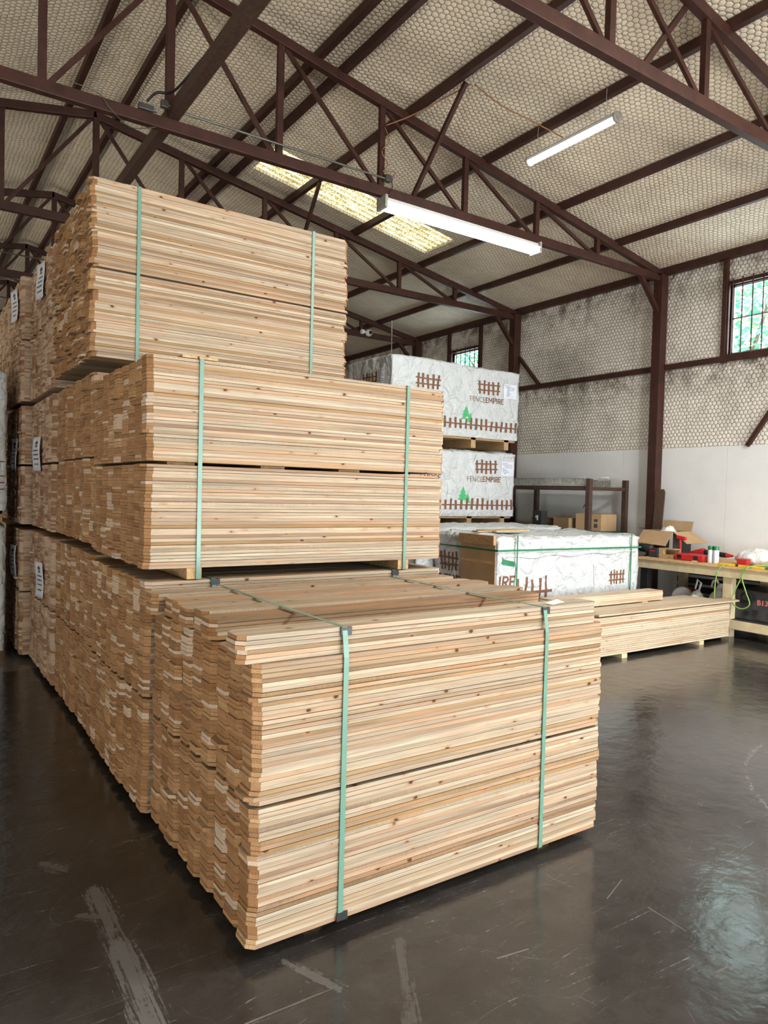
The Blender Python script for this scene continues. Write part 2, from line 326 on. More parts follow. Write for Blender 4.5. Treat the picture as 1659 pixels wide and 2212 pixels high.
# ------------------------------------------------------------------ mesh helpers
class MB:
    def __init__(s): s.v = []; s.f = []; s.mi = []; s.a = []; s.tone = (0.5, 0, 0)
    def face(s, idx, mi=0): s.f.append(idx); s.mi.append(mi); s.a.append(s.tone)
    def add(s, verts, faces, mi=0):
        o = len(s.v); s.v.extend(verts)
        for f in faces: s.face([i + o for i in f], mi)
        return s
    def box(s, x0, x1, y0, y1, z0, z1, mi=0):
        return s.add([(x0, y0, z0), (x1, y0, z0), (x1, y1, z0), (x0, y1, z0), (x0, y0, z1), (x1, y0, z1), (x1, y1, z1), (x0, y1, z1)],
              [(0, 3, 2, 1), (4, 5, 6, 7), (0, 1, 5, 4), (1, 2, 6, 5), (2, 3, 7, 6), (3, 0, 4, 7)], mi)
    def bar(s, a, b, w, h, up=(0, 0, 1), mi=0):
        a = Vector(a); b = Vector(b); d = (b - a).normalized(); up = Vector(up)
        if abs(d.dot(up)) > 0.99: up = Vector((0, 1, 0))
        sx = d.cross(up).normalized(); sz = sx.cross(d)
        vs = []
        for p in (a, b):
            for i, j in ((-1, -1), (1, -1), (1, 1), (-1, 1)): vs.append(tuple(p + sx * (i * w / 2) + sz * (j * h / 2)))
        return s.add(vs, [(0, 1, 2, 3), (7, 6, 5, 4), (0, 4, 5, 1), (1, 5, 6, 2), (2, 6, 7, 3), (3, 7, 4, 0)], mi)
    def tube(s, pts, r, n=8, mi=0, cap=True):
        pts = [Vector(p) for p in pts]; o = len(s.v)
        for i, p in enumerate(pts):
            d = (pts[min(i + 1, len(pts) - 1)] - pts[max(i - 1, 0)]).normalized()
            up = Vector((0, 0, 1)) if abs(d.z) < 0.9 else Vector((1, 0, 0))
            sx = d.cross(up).normalized(); sz = sx.cross(d)
            rr = r[i] if isinstance(r, (list, tuple)) else r
            for k in range(n):
                a = 2 * math.pi * k / n; s.v.append(tuple(p + sx * (math.cos(a) * rr) + sz * (math.sin(a) * rr)))
        for i in range(len(pts) - 1):
            for k in range(n):
                s.face([o + i * n + k, o + i * n + (k + 1) % n, o + (i + 1) * n + (k + 1) % n, o + (i + 1) * n + k], mi)
        if cap:
            s.face([o + k for k in range(n)][::-1], mi); s.face([o + (len(pts) - 1) * n + k for k in range(n)], mi)
        return s
    def lathe(s, prof, c, axis='Z', n=24, mi=0):
        o = len(s.v)
        for r, h in prof:
            for k in range(n):
                a = 2 * math.pi * k / n; x, y = math.cos(a) * r, math.sin(a) * r
                p = (x, y, h) if axis == 'Z' else ((h, x, y) if axis == 'X' else (y, h, x))
                s.v.append((c[0] + p[0], c[1] + p[1], c[2] + p[2]))
        for i in range(len(prof) - 1):
            for k in range(n): s.face([o + i * n + k, o + i * n + (k + 1) % n, o + (i + 1) * n + (k + 1) % n, o + (i + 1) * n + k], mi)
        s.face([o + k for k in range(n)][::-1], mi); s.face([o + (len(prof) - 1) * n + k for k in range(n)], mi)
        return s
    def board(s, x0, x1, y0, y1, z0, z1, c=0.026, ca=None):
        ca = ca or c * 0.95
        P = [(x0, y0 + ca), (x0 + c, y0), (x1 - c, y0), (x1, y0 + ca), (x1, y1 - ca), (x1 - c, y1), (x0 + c, y1), (x0, y1 - ca)]
        o = len(s.v)
        s.v.extend([(x, y, z0) for x, y in P] + [(x, y, z1) for x, y in P])
        s.face([o + i for i in range(7, -1, -1)], 0); s.face([o + 8 + i for i in range(8)], 0)
        for i in range(8):
            j = (i + 1) % 8
            s.face([o + i, o + j, o + 8 + j, o + 8 + i], 0 if i in (1, 5) else 1)
        return s
    def build(s, name, mats, parent=None, smooth=False, bevel=0.0, attr=False, loc=None):
        me = bpy.data.meshes.new(name); me.from_pydata(s.v, [], s.f)
        mats = mats if isinstance(mats, (list, tuple)) else [mats]
        for mt in mats: me.materials.append(M[mt] if isinstance(mt, str) else mt)
        if len(mats) > 1: me.polygons.foreach_set('material_index', s.mi)
        if attr:
            at = me.attributes.new('brd', 'FLOAT_VECTOR', 'FACE')
            at.data.foreach_set('vector', [x for t in s.a for x in t])
        if smooth: me.polygons.foreach_set('use_smooth', [True] * len(me.polygons))
        me.update()
        o = bpy.data.objects.new(name, me); COL.objects.link(o)
        if parent is not None: o.parent = parent
        if loc: o.location = loc
        if bevel:
            b = o.modifiers.new('bevel', 'BEVEL'); b.width = bevel; b.segments = 2; b.limit_method = 'ANGLE'
        return o

def tag(o, label=None, cat=None, group=None, kind=None):
    if label: o['label'] = label
    if cat: o['category'] = cat
    if group: o['group'] = group
    if kind: o['kind'] = kind
    return o
def thing(name, label, cat, loc=(0, 0, 0), group=None):
    o = bpy.data.objects.new(name, None); COL.objects.link(o); o.location = loc; o.empty_display_size = 0.1
    return tag(o, label, cat, group)
def struct(name, mb, mat, parent=None, **kw):
    o = mb.build(name, mat, parent, **kw)
    if parent is None: o['kind'] = 'structure'
    return o

def text_mesh(s, size, offset=0.0):
    cu = bpy.data.curves.new('lettering', 'FONT'); cu.body = s; cu.size = size; cu.offset = offset; cu.resolution_u = 3
    ob = bpy.data.objects.new('lettering', cu); COL.objects.link(ob)
    dg = bpy.context.evaluated_depsgraph_get(); dg.update()
    me = bpy.data.meshes.new_from_object(ob.evaluated_get(dg))
    v = [tuple(x.co) for x in me.vertices]; f = [list(p.vertices) for p in me.polygons]
    bpy.data.objects.remove(ob); bpy.data.curves.remove(cu); bpy.data.meshes.remove(me)
    w = max((p[0] for p in v), default=0)
    return v, f, w

# ------------------------------------------------------------------ the shed: floor, walls, roof
XW, Y0, Y1, XL = 9.2, -6.6, 24.2, -5.4
RX, RZ, SL = 1.91, 6.31, 0.183
TY = [0.48, 3.46, 6.44, 9.42, 12.39, 15.37, 18.35, 21.33]
def roof_z(x): return RZ - SL * abs(x - RX)

struct('floor', MB().box(XL, XW + 0.15, Y0 - 3, Y1, -0.12, 0.0), 'floor')

WIN = [(4.60, 5.43, 3.60, 4.53), (10.48, 11.30, 3.60, 4.47)]
wm = MB(); t0, t1 = XW, XW + 0.10
ys = [Y0, WIN[0][0], WIN[0][1], WIN[1][0], WIN[1][1], Y1]
for i in range(5):
    a, b = ys[i], ys[i + 1]
    if i % 2 == 0: wm.box(t0, t1, a, b, 0, 4.99)
    else:
        w = WIN[i // 2]; wm.box(t0, t1, a, b, 0, w[2]); wm.box(t0, t1, a, b, w[3], 4.99)
struct('wall_right', wm, 'wallhex')
struct('wall_left', MB().box(XL - 0.1, XL, Y0, -2.6, 0, 4.99).box(XL - 0.1, XL, -1.4, Y1, 0, 4.99).box(XL - 0.1, XL, -2.6, -1.4, 2.15, 4.99), 'wallhex')
fw = MB()
fw.add([(XL, Y1, 0), (XW + 0.1, Y1, 0), (XW + 0.1, Y1, roof_z(XW)), (RX, Y1, RZ), (XL, Y1, roof_z(XL)),
        (XL, Y1 + 0.1, 0), (XW + 0.1, Y1 + 0.1, 0), (XW + 0.1, Y1 + 0.1, roof_z(XW)), (RX, Y1 + 0.1, RZ), (XL, Y1 + 0.1, roof_z(XL))],
       [(0, 1, 2, 3, 4), (9, 8, 7, 6, 5)])
struct('wall_far', fw, 'wallhex')
nb = MB().box(XL, 0.5, Y0 - 0.1, Y0, 0, 4.99).box(7.5, XW + 0.1, Y0 - 0.1, Y0, 0, 4.99).box(0.5, 7.5, Y0 - 0.1, Y0, 2.9, 4.99)
nb.add([(XL, Y0, 4.99), (XW + 0.1, Y0, 4.99), (RX, Y0, RZ)], [(0, 1, 2)])
struct('wall_near', nb, 'wallhex')
# white boards lining the foot of the right wall
seams = [Y0, -3.12, -0.69, 1.74, 4.17, 5.38, 7.05, 8.26, 10.69, 13.12, 15.55, 17.98, 20.41, Y1]
wb = MB()
for a, b in zip(seams, seams[1:]): wb.box(XW - 0.014, XW, a + 0.0015, b - 0.0015, 0.0, 2.37)
struct('trim_1', wb, 'white_board')

# roof slopes (with the opening for the translucent sheet)
def slope_piece(mb, xa, xb, ya, yb):
    za, zb = roof_z(xa), roof_z(xb)
    mb.add([(xa, ya, za), (xb, ya, zb), (xb, yb, zb), (xa, yb, za), (xa, ya, za + .05), (xb, ya, zb + .05), (xb, yb, zb + .05), (xa, yb, za + .05)],
           [(0, 3, 2, 1), (4, 5, 6, 7), (0, 1, 5, 4), (1, 2, 6, 5), (2, 3, 7, 6), (3, 0, 4, 7)])
SKX0, SKX1, SKY0, SKY1 = 3.87, 6.79, 8.36, 9.10
c = MB()
slope_piece(c, RX, XW + 0.2, Y0 - .1, SKY0); slope_piece(c, RX, XW + 0.2, SKY1, Y1 + .1)
slope_piece(c, RX, SKX0, SKY0, SKY1); slope_piece(c, SKX1, XW + 0.2, SKY0, SKY1)
slope_piece(c, XL - 0.2, RX, Y0 - .1, Y1 + .1)
struct('ceiling', c, 'roof')
sk = MB(); n = 60
for i in range(n + 1):
    y = SKY0 - 0.05 + (SKY1 - SKY0 + 0.1) * i / n; h = 0.035 + 0.012 * math.sin((y - SKY0) * 2 * math.pi / 0.122)
    sk.v += [(SKX0 - 0.05, y, roof_z(SKX0 - .05) + h), (SKX1 + 0.05, y, roof_z(SKX1 + .05) + h)]
for i in range(n): sk.face([2 * i, 2 * i + 1, 2 * i + 3, 2 * i + 2])
tag(sk.build('translucent_roof_sheet', 'skylight', smooth=True), 'yellowed corrugated translucent sheet letting daylight through the insulated roof', 'skylight')

# windows with frames, glass and burglar bars
for k, (a, b, z0, z1) in enumerate(WIN):
    fr = MB(); X = XW
    for (p, q, r, s_) in ((a - .04, b + .04, z0 - .05, z0), (a - .04, b + .04, z1, z1 + .05), (a - .04, a, z0, z1), (b, b + .04, z0, z1)):
        fr.box(X - .035, X + .09, p, q, r, s_)
    w = struct('window_%d' % (k + 1), fr, 'steel')
    sash = MB(); zm = (z0 + z1) / 2 + 0.02
    for (p, q, r, s_) in ((a, b, z0, z0 + .03), (a, b, z1 - .03, z1), (a, a + .03, z0, z1), (b - .03, b, z0, z1), (a, b, zm - .012, zm + .012)):
        sash.box(X + .045, X + .075, p, q, r, s_)
    sash.build('sash_frame', 'white_enamel' if False else 'grey_steel', w)
    MB().box(X + .058, X + .062, a + .03, b - .03, z0 + .03, z1 - .03).build('glass', 'glass', w)
    nb_ = 6
    for i in range(nb_):
        y = a + (b - a) * (i + 0.6) / nb_
        MB().tube([(X - .05, y, z0 - .07), (X - .05, y, z1 + .07)], 0.009, 8).build('burglar_bar', 'steel', w)

# trees outside the windows
def tree(x, y, z, label, seed):
    rnd = random.Random(seed); root = thing('leafy_tree', label, 'tree', (x, y, 0), 'trees outside the windows')
    mb = MB()
    for i in range(5600):
        while True:
            p = Vector((rnd.uniform(-1, 1), rnd.uniform(-1, 1), rnd.uniform(-1, 1)))
            if p.length < 1: break
        p = Vector((p.x * 1.5, p.y * 2.6, p.z * 1.9 + z)); s = rnd.uniform(0.05, 0.12)
        u = Vector((rnd.uniform(-1, 1), rnd.uniform(-1, 1), rnd.uniform(-1, 1))).normalized(); w = u.orthogonal().normalized()
        mb.add([tuple(p - u * s), tuple(p + w * s * .5), tuple(p + u * s), tuple(p - w * s * .5)], [(0, 1, 2, 3)])
    mb.build('foliage', 'leaf', root)
    tr = MB().tube([(0, 0, -0.1), (0.1, 0.05, 1.6), (0.05, -0.1, z - 0.6)], [0.16, 0.12, 0.07], 10)
    for k in range(5):
        a = k * 1.3; tr.tube([(0.06, 0, z - 1.2), (math.cos(a) * .8, math.sin(a) * 1.2, z + 0.3)], [0.05, 0.02], 6)
    tr.build('trunk', 'dark_timber', root)
tree(13.4, 7.6, 5.2, 'bright green leafy tree seen through the barred window at the right edge', 3)
tree(13.4, 14.6, 5.4, 'green leafy tree seen through the small far barred window behind the wrapped bales', 4)

# ------------------------------------------------------------------ steel frame
ROLE = {1: 'nearest', 2: 'second', 3: 'third', 4: 'fourth', 5: 'fifth', 6: 'sixth'}
def truss(y, label):
    t = thing('roof_truss', label, 'roof truss', (RX, y, 4.83), 'dark red roof trusses across the shed')
    P = lambda x, z: (x - RX, 0, z - 4.83)
    zt = lambda x: 6.175 - SL * abs(x - RX); zb = 4.835
    xr, xl = 9.1, XL + 0.1
    MB().bar(P(xl, zb), P(xr, zb), 0.075, 0.105).build('bottom_chord', 'steel', t, bevel=.006)
    MB().bar(P(RX - .02, zt(RX)), P(xr, zt(xr) + .03), 0.075, 0.095).build('top_chord', 'steel', t, bevel=.006)
    MB().bar(P(RX + .02, zt(RX)), P(xl, zt(xl) + .03), 0.075, 0.095).build('top_chord', 'steel', t, bevel=.006)
    xs = [1.93, 3.0, 4.19, 5.36, 6.53, 7.68]
    MB().bar(P(1.93, zb), P(1.93, zt(1.93)), 0.07, 0.06).build('upright', 'steel', t)
    for sgn in (1, -1):
        X = [RX + sgn * (x - RX) for x in xs]
        if sgn < 0: X = [1.93, 0.90, -0.28, -1.46, -2.64, -3.8]
        for a, b in zip(X, X[1:]):
            MB().bar(P(b, zb), P(b, zt(b)), 0.062, 0.05).build('upright', 'steel', t)
            MB().bar((a - RX + sgn * .05, .012, zt(a) - 4.83 - .04), (b - RX - sgn * .05, .012, .05), 0.03, 0.042).build('diagonal', 'steel', t)
        if sgn > 0:
            MB().bar(P(8.62, 4.80), P(9.08, 4.31), 0.06, 0.06).build('knee_brace', 'steel', t)
    return t
truss(TY[1], 'dark red steel roof truss nearest overhead, crossing the top right corner')
truss(TY[2], 'long dark red roof truss with the twin tube light under it')
truss(TY[3], 'dark red roof truss behind the twin tube light, ending above the wrapped bales')
truss(TY[4], 'distant dark red roof truss with the white security camera on its right end')
truss(TY[5], 'far dark red roof truss at the left, second one beyond the tall bundle')
truss(TY[6], 'farthest visible dark red roof truss low at the left edge above the bundles')
for y, lab in ((TY[2], 'tall dark red steel column on the right wall carrying the truss with the tube light'),
               (TY[3], 'dark red steel column on the wall just right of the upper wrapped bales'),
               (TY[4], 'far dark red steel column in the shadowed wall corner above the wrapped bales')):
    cb = MB().box(9.03, 9.18, y - .07, y + .07, 0, 4.88)
    cb.box(9.0, 9.18, y - .10, y + .10, 0, .012)
    tag(cb.build('steel_column', 'steel', bevel=.004), lab, 'column', 'steel columns along the right wall')
PX = [(2.17, 'just right of the ridge'), (3.42, 'upper one of the close pair right of the ridge'), (3.70, 'lower one of the close pair right of the ridge'),
      (4.55, 'crossing the middle of the skylight and holding a slanted brace'), (5.67, 'that the hanging light is slung from'),
      (6.95, 'next below the hanging light on the right slope'), (8.10, 'lowest one above the right wall plate')]
for x, w in PX:
    z = roof_z(x) - 0.047
    tag(MB().bar((x, Y0, z), (x, Y1, z), 0.065, 0.09).build('roof_purlin', 'steel', bevel=.004), 'dark red roof purlin ' + w, 'purlin', 'roof purlins')
for x, w in ((1.62, 'just left of the ridge'), (0.4, 'first one down the left roof slope'), (-0.8, 'second one down the left roof slope')):
    z = roof_z(x) - 0.047
    tag(MB().bar((x, Y0, z), (x, Y1, z), 0.065, 0.09).build('roof_purlin', 'steel', bevel=.004), 'dark red roof purlin ' + w, 'purlin', 'roof purlins')
tag(MB().bar((9.15, Y0, 4.93), (9.15, Y1, 4.93), 0.09, 0.10).build('wall_plate_beam', 'steel'), 'dark red eave beam along the top of the right wall', 'beam')
tag(MB().bar((9.17, Y0, 3.545), (9.17, Y1, 3.545), 0.055, 0.075).build('wall_rail', 'steel'), 'dark red horizontal rail halfway up the insulated right wall', 'rail')
for y, lab in ((5.485, 'upright stud left of the barred window at the right edge'), (4.545, 'upright stud right of the barred window at the right edge'),
               (11.37, 'upright stud left of the small far window'), (10.42, 'upright stud right of the small far window')):
    tag(MB().box(9.145, 9.2, y - .03, y + .03, 3.5, 4.9).build('wall_stud', 'steel'), 'dark red steel ' + lab, 'stud')
for a, b, lab in (((9.17, 9.40, 4.16), (9.17, 8.86, 3.58), 'short dark red wall brace slanting down to the rail behind the wrapped bales'),
                  ((9.17, 4.35, 3.5), (9.17, 5.10, 2.36), 'dark red wall brace slanting to the white boards at the right edge')):
    tag(MB().bar(a, b, 0.05, 0.055, (1, 0, 0)).build('wall_brace', 'steel'), lab, 'brace')
tag(MB().bar((1.96, Y0, 4.945), (1.96, Y1, 4.945), 0.10, 0.11).build('tie_beam', 'rust', bevel=.006), 'long dark tie beam running lengthwise on top of the truss bottom chords', 'beam')
for a, b, lab in (((4.61, 6.44, 4.87), (4.62, 5.58, 5.74), 'slanted dark red brace from the tube light truss up to a purlin'),
                  ((4.57, 3.46, 4.87), (5.25, 3.52, 5.68), 'slanted reddish flat brace on the nearest truss at the top right'),
                  ((4.69, 9.42, 4.90), (4.55, 8.47, 5.73), 'slanted red brace beneath the skylight, on the truss behind the tube light')):
    tag(MB().bar(a, b, 0.045, 0.04, (1, 0, 0)).build('sway_brace', 'steel'), lab, 'brace')

# ------------------------------------------------------------------ lamps, conduit, wires, camera
lx, lz = 5.63, 5.27
L1 = thing('hanging_led_batten', 'slim white LED batten hanging by hooks below a roof purlin', 'light fixture', (lx, 5.11, lz))
prof = [(-.045, .0), (-.05, .022), (-.035, .045), (.035, .045), (.05, .022), (.045, .0)]
hb = MB(); o = [(x, y, z) for y in (-.57, .57) for x, z in prof]
hb.add(o, [(0, 1, 2, 3, 4, 5), (11, 10, 9, 8, 7, 6)] + [(i, i + 6, (i + 1) % 6 + 6, (i + 1) % 6) for i in range(5)] + [(5, 11, 6, 0)])
hb.build('housing', 'white_enamel', L1)
df = MB(); dp = [(math.cos(a) * .045, -.0 + math.sin(a) * .035) for a in [math.pi + math.pi * i / 10 for i in range(11)]]
df.add([(x, y, z - .001) for y in (-.555, .555) for x, z in dp], [(i, i + 1, i + 12, i + 11) for i in range(10)] + [tuple(range(10, -1, -1)), tuple(range(11, 22))])
df.build('diffuser', 'led', L1, smooth=False)
for s_ in (-1, 1):
    MB().lathe([(0.012, -.012), (0.054, -.012), (0.054, .012), (0.02, .014)], (0, s_ * .575, .006), 'Y').build('end_cap', 'grey_steel', L1)
    hk = MB().tube([(0, s_ * .45, .045), (0, s_ * .45, .075)], .006)
    hk.tube([(math.cos(a) * .022, s_ * .45, .098 + math.sin(a) * .022) for a in [2 * math.pi * i / 14 for i in range(15)]], .003, 6, cap=False)
    hk.tube([(0, s_ * .45, .12), (.012, s_ * .45, .17), (-.01, s_ * .45, .24), (0, s_ * .45, .33)], .003, 6)
    hk.build('hanging_hook', 'grey_steel', L1)
zt_, x0_, x1_ = 4.69, 4.22, 6.54
L2 = thing('twin_tube_light', 'bright twin fluorescent tube fitting fixed under the roof truss', 'light fixture', ((x0_ + x1_) / 2, 6.44, zt_))
hl = (x1_ - x0_) / 2
MB().box(-hl, hl, -.05, .05, .02, .085).box(-hl, hl, -.095, -.05, .03, .04).box(-hl, hl, .05, .095, .03, .04).build('housing', 'white_enamel', L2)
for y in (-.055, .055): MB().tube([(-hl + .02, y, -.008), (hl - .02, y, -.008)], .0165, 10).build('tube', 'tube', L2)
for s_ in (-1, 1): MB().box(s_ * hl - .016, s_ * hl + .016, -.085, .085, -.035, .10).build('end_plate', 'grey_steel', L2)
def conduit_box(name, label, x, y, z, s=(.06, .05, .06), cat='junction box'):
    t = thing(name, label, cat, (x, y, z))
    MB().box(-s[0] / 2, s[0] / 2, -s[1] / 2, s[1] / 2, -s[2] / 2, s[2] / 2).build('box', 'conduit', t, bevel=.004)
    MB().box(-s[0] / 2 + .008, s[0] / 2 - .008, -s[1] / 2 - .004, -s[1] / 2, -s[2] / 2 + .008, s[2] / 2 - .008).build('cover', 'charcoal', t)
    MB().lathe([(.016, 0), (.016, .025)], (s[0] / 2, 0, 0), 'X', 10).build('connector', 'conduit', t)
conduit_box('junction_box', 'grey junction box beside the tie beam at the truss ridge upright', 1.86, 6.35, 4.965)
conduit_box('junction_box', 'grey twin socket box on the truss upright above the tube light end', 4.24, 6.38, 4.965, (.075, .06, .07))
conduit_box('plug_strip', 'dark socket block lying on the truss chord left of the tie beam', 1.72, 6.42, 4.92, (.13, .06, .05), 'socket block')
tag(MB().tube([(1.90, 6.375, 4.955), (4.21, 6.375, 4.955)], .011, 8).build('conduit_pipe', 'conduit'), 'thin grey conduit pipe along the truss between two junction boxes', 'conduit')
def wire(name, pts, r, mat, label, cat='cable'):
    P = [Vector(p) for p in pts]; out = []
    for i in range(len(P) - 1):
        p0 = P[max(i - 1, 0)]; p1 = P[i]; p2 = P[i + 1]; p3 = P[min(i + 2, len(P) - 1)]
        for k in range(6):
            t = k / 6; out.append(0.5 * ((2 * p1) + (p2 - p0) * t + (2 * p0 - 5 * p1 + 4 * p2 - p3) * t * t + (3 * p1 - p0 - 3 * p2 + p3) * t ** 3))
    out.append(P[-1])
    return tag(MB().tube(out, r, 6).build(name, mat, smooth=True), label, cat)
wire('power_cable', [(4.19, 6.36, 5.50), (4.4, 6.2, 5.60), (4.58, 5.9, 5.70), (4.66, 5.55, 5.72)], .007, 'tan_cable', 'tan cable looping from the truss upright to the purlin brace')
wire('power_cable', [(4.68, 5.52, 5.71), (4.95, 5.42, 5.55), (5.3, 5.3, 5.44), (5.60, 5.18, 5.325)], .006, 'tan_cable', 'tan cable sagging from the purlin brace to the hanging LED batten')
wire('power_cable', [(4.20, 6.40, 5.5), (4.25, 6.38, 5.36), (4.17, 6.40, 5.24), (4.24, 6.385, 5.12), (4.19, 6.39, 5.03), (4.33, 6.38, 5.06), (4.30, 6.385, 4.98)], .006, 'tan_cable', 'cable spiralling down the truss upright above the tube light')
wire('power_cable', [(4.27, 6.35, 4.95), (4.29, 6.36, 4.86), (4.25, 6.39, 4.79)], .005, 'black', 'short black lead from the socket box down to the tube light')
wire('power_cable', [(1.72, 6.38, 4.96), (1.78, 6.31, 5.02), (1.90, 6.2, 5.03), (1.93, 5.6, 5.015), (1.99, 4.9, 5.02), (1.92, 4.2, 5.015), (1.97, 3.2, 5.02)], .011, 'black', 'thick black cable draped along the top of the tie beam')
wire('steel_wire', [(1.10, 6.40, 4.93), (1.32, 6.385, 4.90), (1.42, 6.385, 4.80), (1.62, 6.5, 4.755), (1.8, 6.40, 4.77)], .004, 'conduit', 'thin loose pale wire hanging over the truss chord at the upper left', 'wire')
for k, (y, lab) in enumerate(((TY[4] - .07, 'thin grey conduit along the distant truss above the stacked bundles'), (TY[5] - .07, 'thin grey conduit along the farther truss at the left edge'))):
    tag(MB().tube([(-3, y, 5.12 if k == 0 else 5.12), (4.2, y, 5.12)], .011, 6).build('conduit_pipe', 'conduit'), lab, 'conduit')
wire('hanging_wire', [(8.10, 11.9, 5.12), (8.11, 11.9, 4.4), (8.1, 11.9, 3.6)], .009, 'grey_steel', 'single wire hanging from the roof behind the top wrapped bale', 'wire')
sc = thing('security_camera', 'small white security camera on the far truss above the wrapped bales', 'camera', (7.70, 12.28, 4.86))
MB().lathe([(.02, 0), (.05, .01), (.05, .06), (.02, .07)], (-.09, 0, .0), 'X', 16).build('mount', 'white_plastic', sc)
MB().tube([(-.05, 0, 0), (.02, -.02, -.01)], .018, 10).build('arm', 'white_plastic', sc)
MB().lathe([(.015, -.07), (.055, -.05), (.07, 0), (.058, .05), (.02, .07)], (.07, -.05, -.02), 'Y', 20).build('body', 'white_plastic', sc, smooth=True)
MB().lathe([(.028, -.082), (.036, -.07), (.036, -.06)], (.07, -.05, -.02), 'Y', 16).build('lens', 'black', sc)

# ------------------------------------------------------------------ strapped bundles of fence boards
def strap_ribbon(x, path, w=0.021, th=0.0016):
    """closed band round the bundle in a plane of constant x; path = (y, z) points"""
    mb = MB(); n = len(path)
    for i in range(n - 1):
        a = Vector((0, *path[i])); b = Vector((0, *path[i + 1])); d = (b - a).normalized(); nrm = Vector((0, -d.z, d.y))
        q = []
        for p in (a, b):
            for sx in (-w / 2, w / 2):
                for t in (0, th): q.append(tuple(p + nrm * t + Vector((x + sx, 0, 0))))
        mb.add(q, [(0, 1, 3, 2), (4, 6, 7, 5), (0, 4, 5, 1), (2, 3, 7, 6), (1, 5, 7, 3), (0, 2, 6, 4)])
    return mb

def bundle(label, X0, Y0, Z0, halves, L=1.80, ncol=9, cw=0.134, pitch=0.0162, pal='', jx=0.004, cjx=0.008, seed=1, parts=100,
           straps=(), extras=(), zfoot=0.0, runner_x=(0.27, 1.51), top_board=0, group='strapped bundles of dog-eared fence boards', stickers=True, clamp=True, rin=.12):
    rnd = random.Random(seed); W = ncol * cw
    root = thing('board_bundle', label, 'lumber bundle', (X0, Y0, Z0), group)
    mats = ['pale_side', 'pale_end'] if pal else ['side', 'end']
    B = []
    colx = [rnd.uniform(-cjx, cjx) for _ in range(ncol)]
    ztop = 0
    for zi, nl in halves:
        for c_ in range(ncol):
            run = 0; grp = 0; sh = 0.0
            z = zi - Z0
            for l in range(nl):
                if run <= 0: run = rnd.choice((1, 2, 2, 3, 4, 6)); sh = rnd.uniform(-jx, jx); grp = rnd.randrange(255)
                run -= 1
                dx = colx[c_] + sh + rnd.uniform(-.0025, .0025) + (rnd.uniform(-.03, .0) if rnd.random() < jx * 4 else 0)
                dy = rnd.uniform(-.0022, .0022); dz = rnd.choice((0.0005, 0.0008, 0.0012, 0.0022))
                B.append((c_, z, dx, dx + L + rnd.uniform(-.006, .006), c_ * cw + .002 + dy, (c_ + 1) * cw - .002 + dy, z, z + pitch - dz, ((grp if rnd.random() < .7 else rnd.randrange(255)) + .05 + .9 * rnd.random()) / 256))
                z += pitch
            ztop = max(ztop, z)
    for (c_, z, nl, dx, dy, dL) in extras:
        z -= Z0
        for l in range(nl):
            j = rnd.uniform(-.004, .004)
            B.append((c_ - 0.5, z, dx + j, dx + j + L + dL, c_ * cw + .002 + dy, (c_ + 1) * cw - .002 + dy, z, z + pitch - rnd.uniform(.0004, .0022), rnd.random())); z += pitch
        ztop = max(ztop, z)
    order = sorted(range(len(B)), key=lambda i: (B[i][0], -B[i][1]))
    pick = set(order[:parts]) if parts else set()
    rest = MB()
    for i in order:
        c_, z, x0, x1, y0, y1, z0, z1, tone = B[i]
        if i in pick:
            mb = MB(); mb.tone = (tone, (y0 + y1) / 2, (z0 + z1) / 2); mb.board(x0, x1, y0, y1, z0, z1)
            mb.build('fence_board', mats, root, attr=True)
        else:
            rest.tone = (tone, (y0 + y1) / 2, (z0 + z1) / 2); rest.board(x0, x1, y0, y1, z0, z1)
    r = rest.build('stacked_boards', mats, root, attr=True); r['kind'] = 'stuff'
    # runners under the bundle and thin laths between its halves
    zb = halves[0][0] - Z0
    if zb > 0.005:
        for x in runner_x: MB().box(x, x + .075, rin, W - .02, 0.0, zb - .001).build('runner', 'rough_wood', root)
    if stickers and len(halves) > 1:
        za = halves[0][0] + halves[0][1] * pitch - Z0; zc = halves[1][0] - Z0
        for x in (0.12, 0.62, 1.10):
            MB().box(x, x + .14, .09, W - .012, za + .0005, zc - .0005).build('spacer_lath', 'rough_wood', root)
    for k, st in enumerate(straps):
        x = st['x']; path = st.get('path')
        if not path:
            zt = ztop + .002; z0 = zfoot - Z0
            path = [(-.004, z0), (-.004, zt), (W + .004, zt), (W + .004, z0), (-.004, z0)]
        strap_ribbon(x, path).build('strap', 'strap', root)
        if clamp:
            for (cy, cz) in st.get('corners', [(-.004, ztop + .002)]):
                up = -1 if cz > 0.2 else 1
                MB().box(x - .016, x + .030, cy - .0035, cy + .0005, cz - .030 if up < 0 else cz, cz if up < 0 else cz + .03).box(x - .016, x + .030, cy, cy + .03, cz - .0035 if up < 0 else cz - .0005, cz + .0005 if up < 0 else cz + .003).build('corner_guard', 'black', root)
    return root, W, ztop

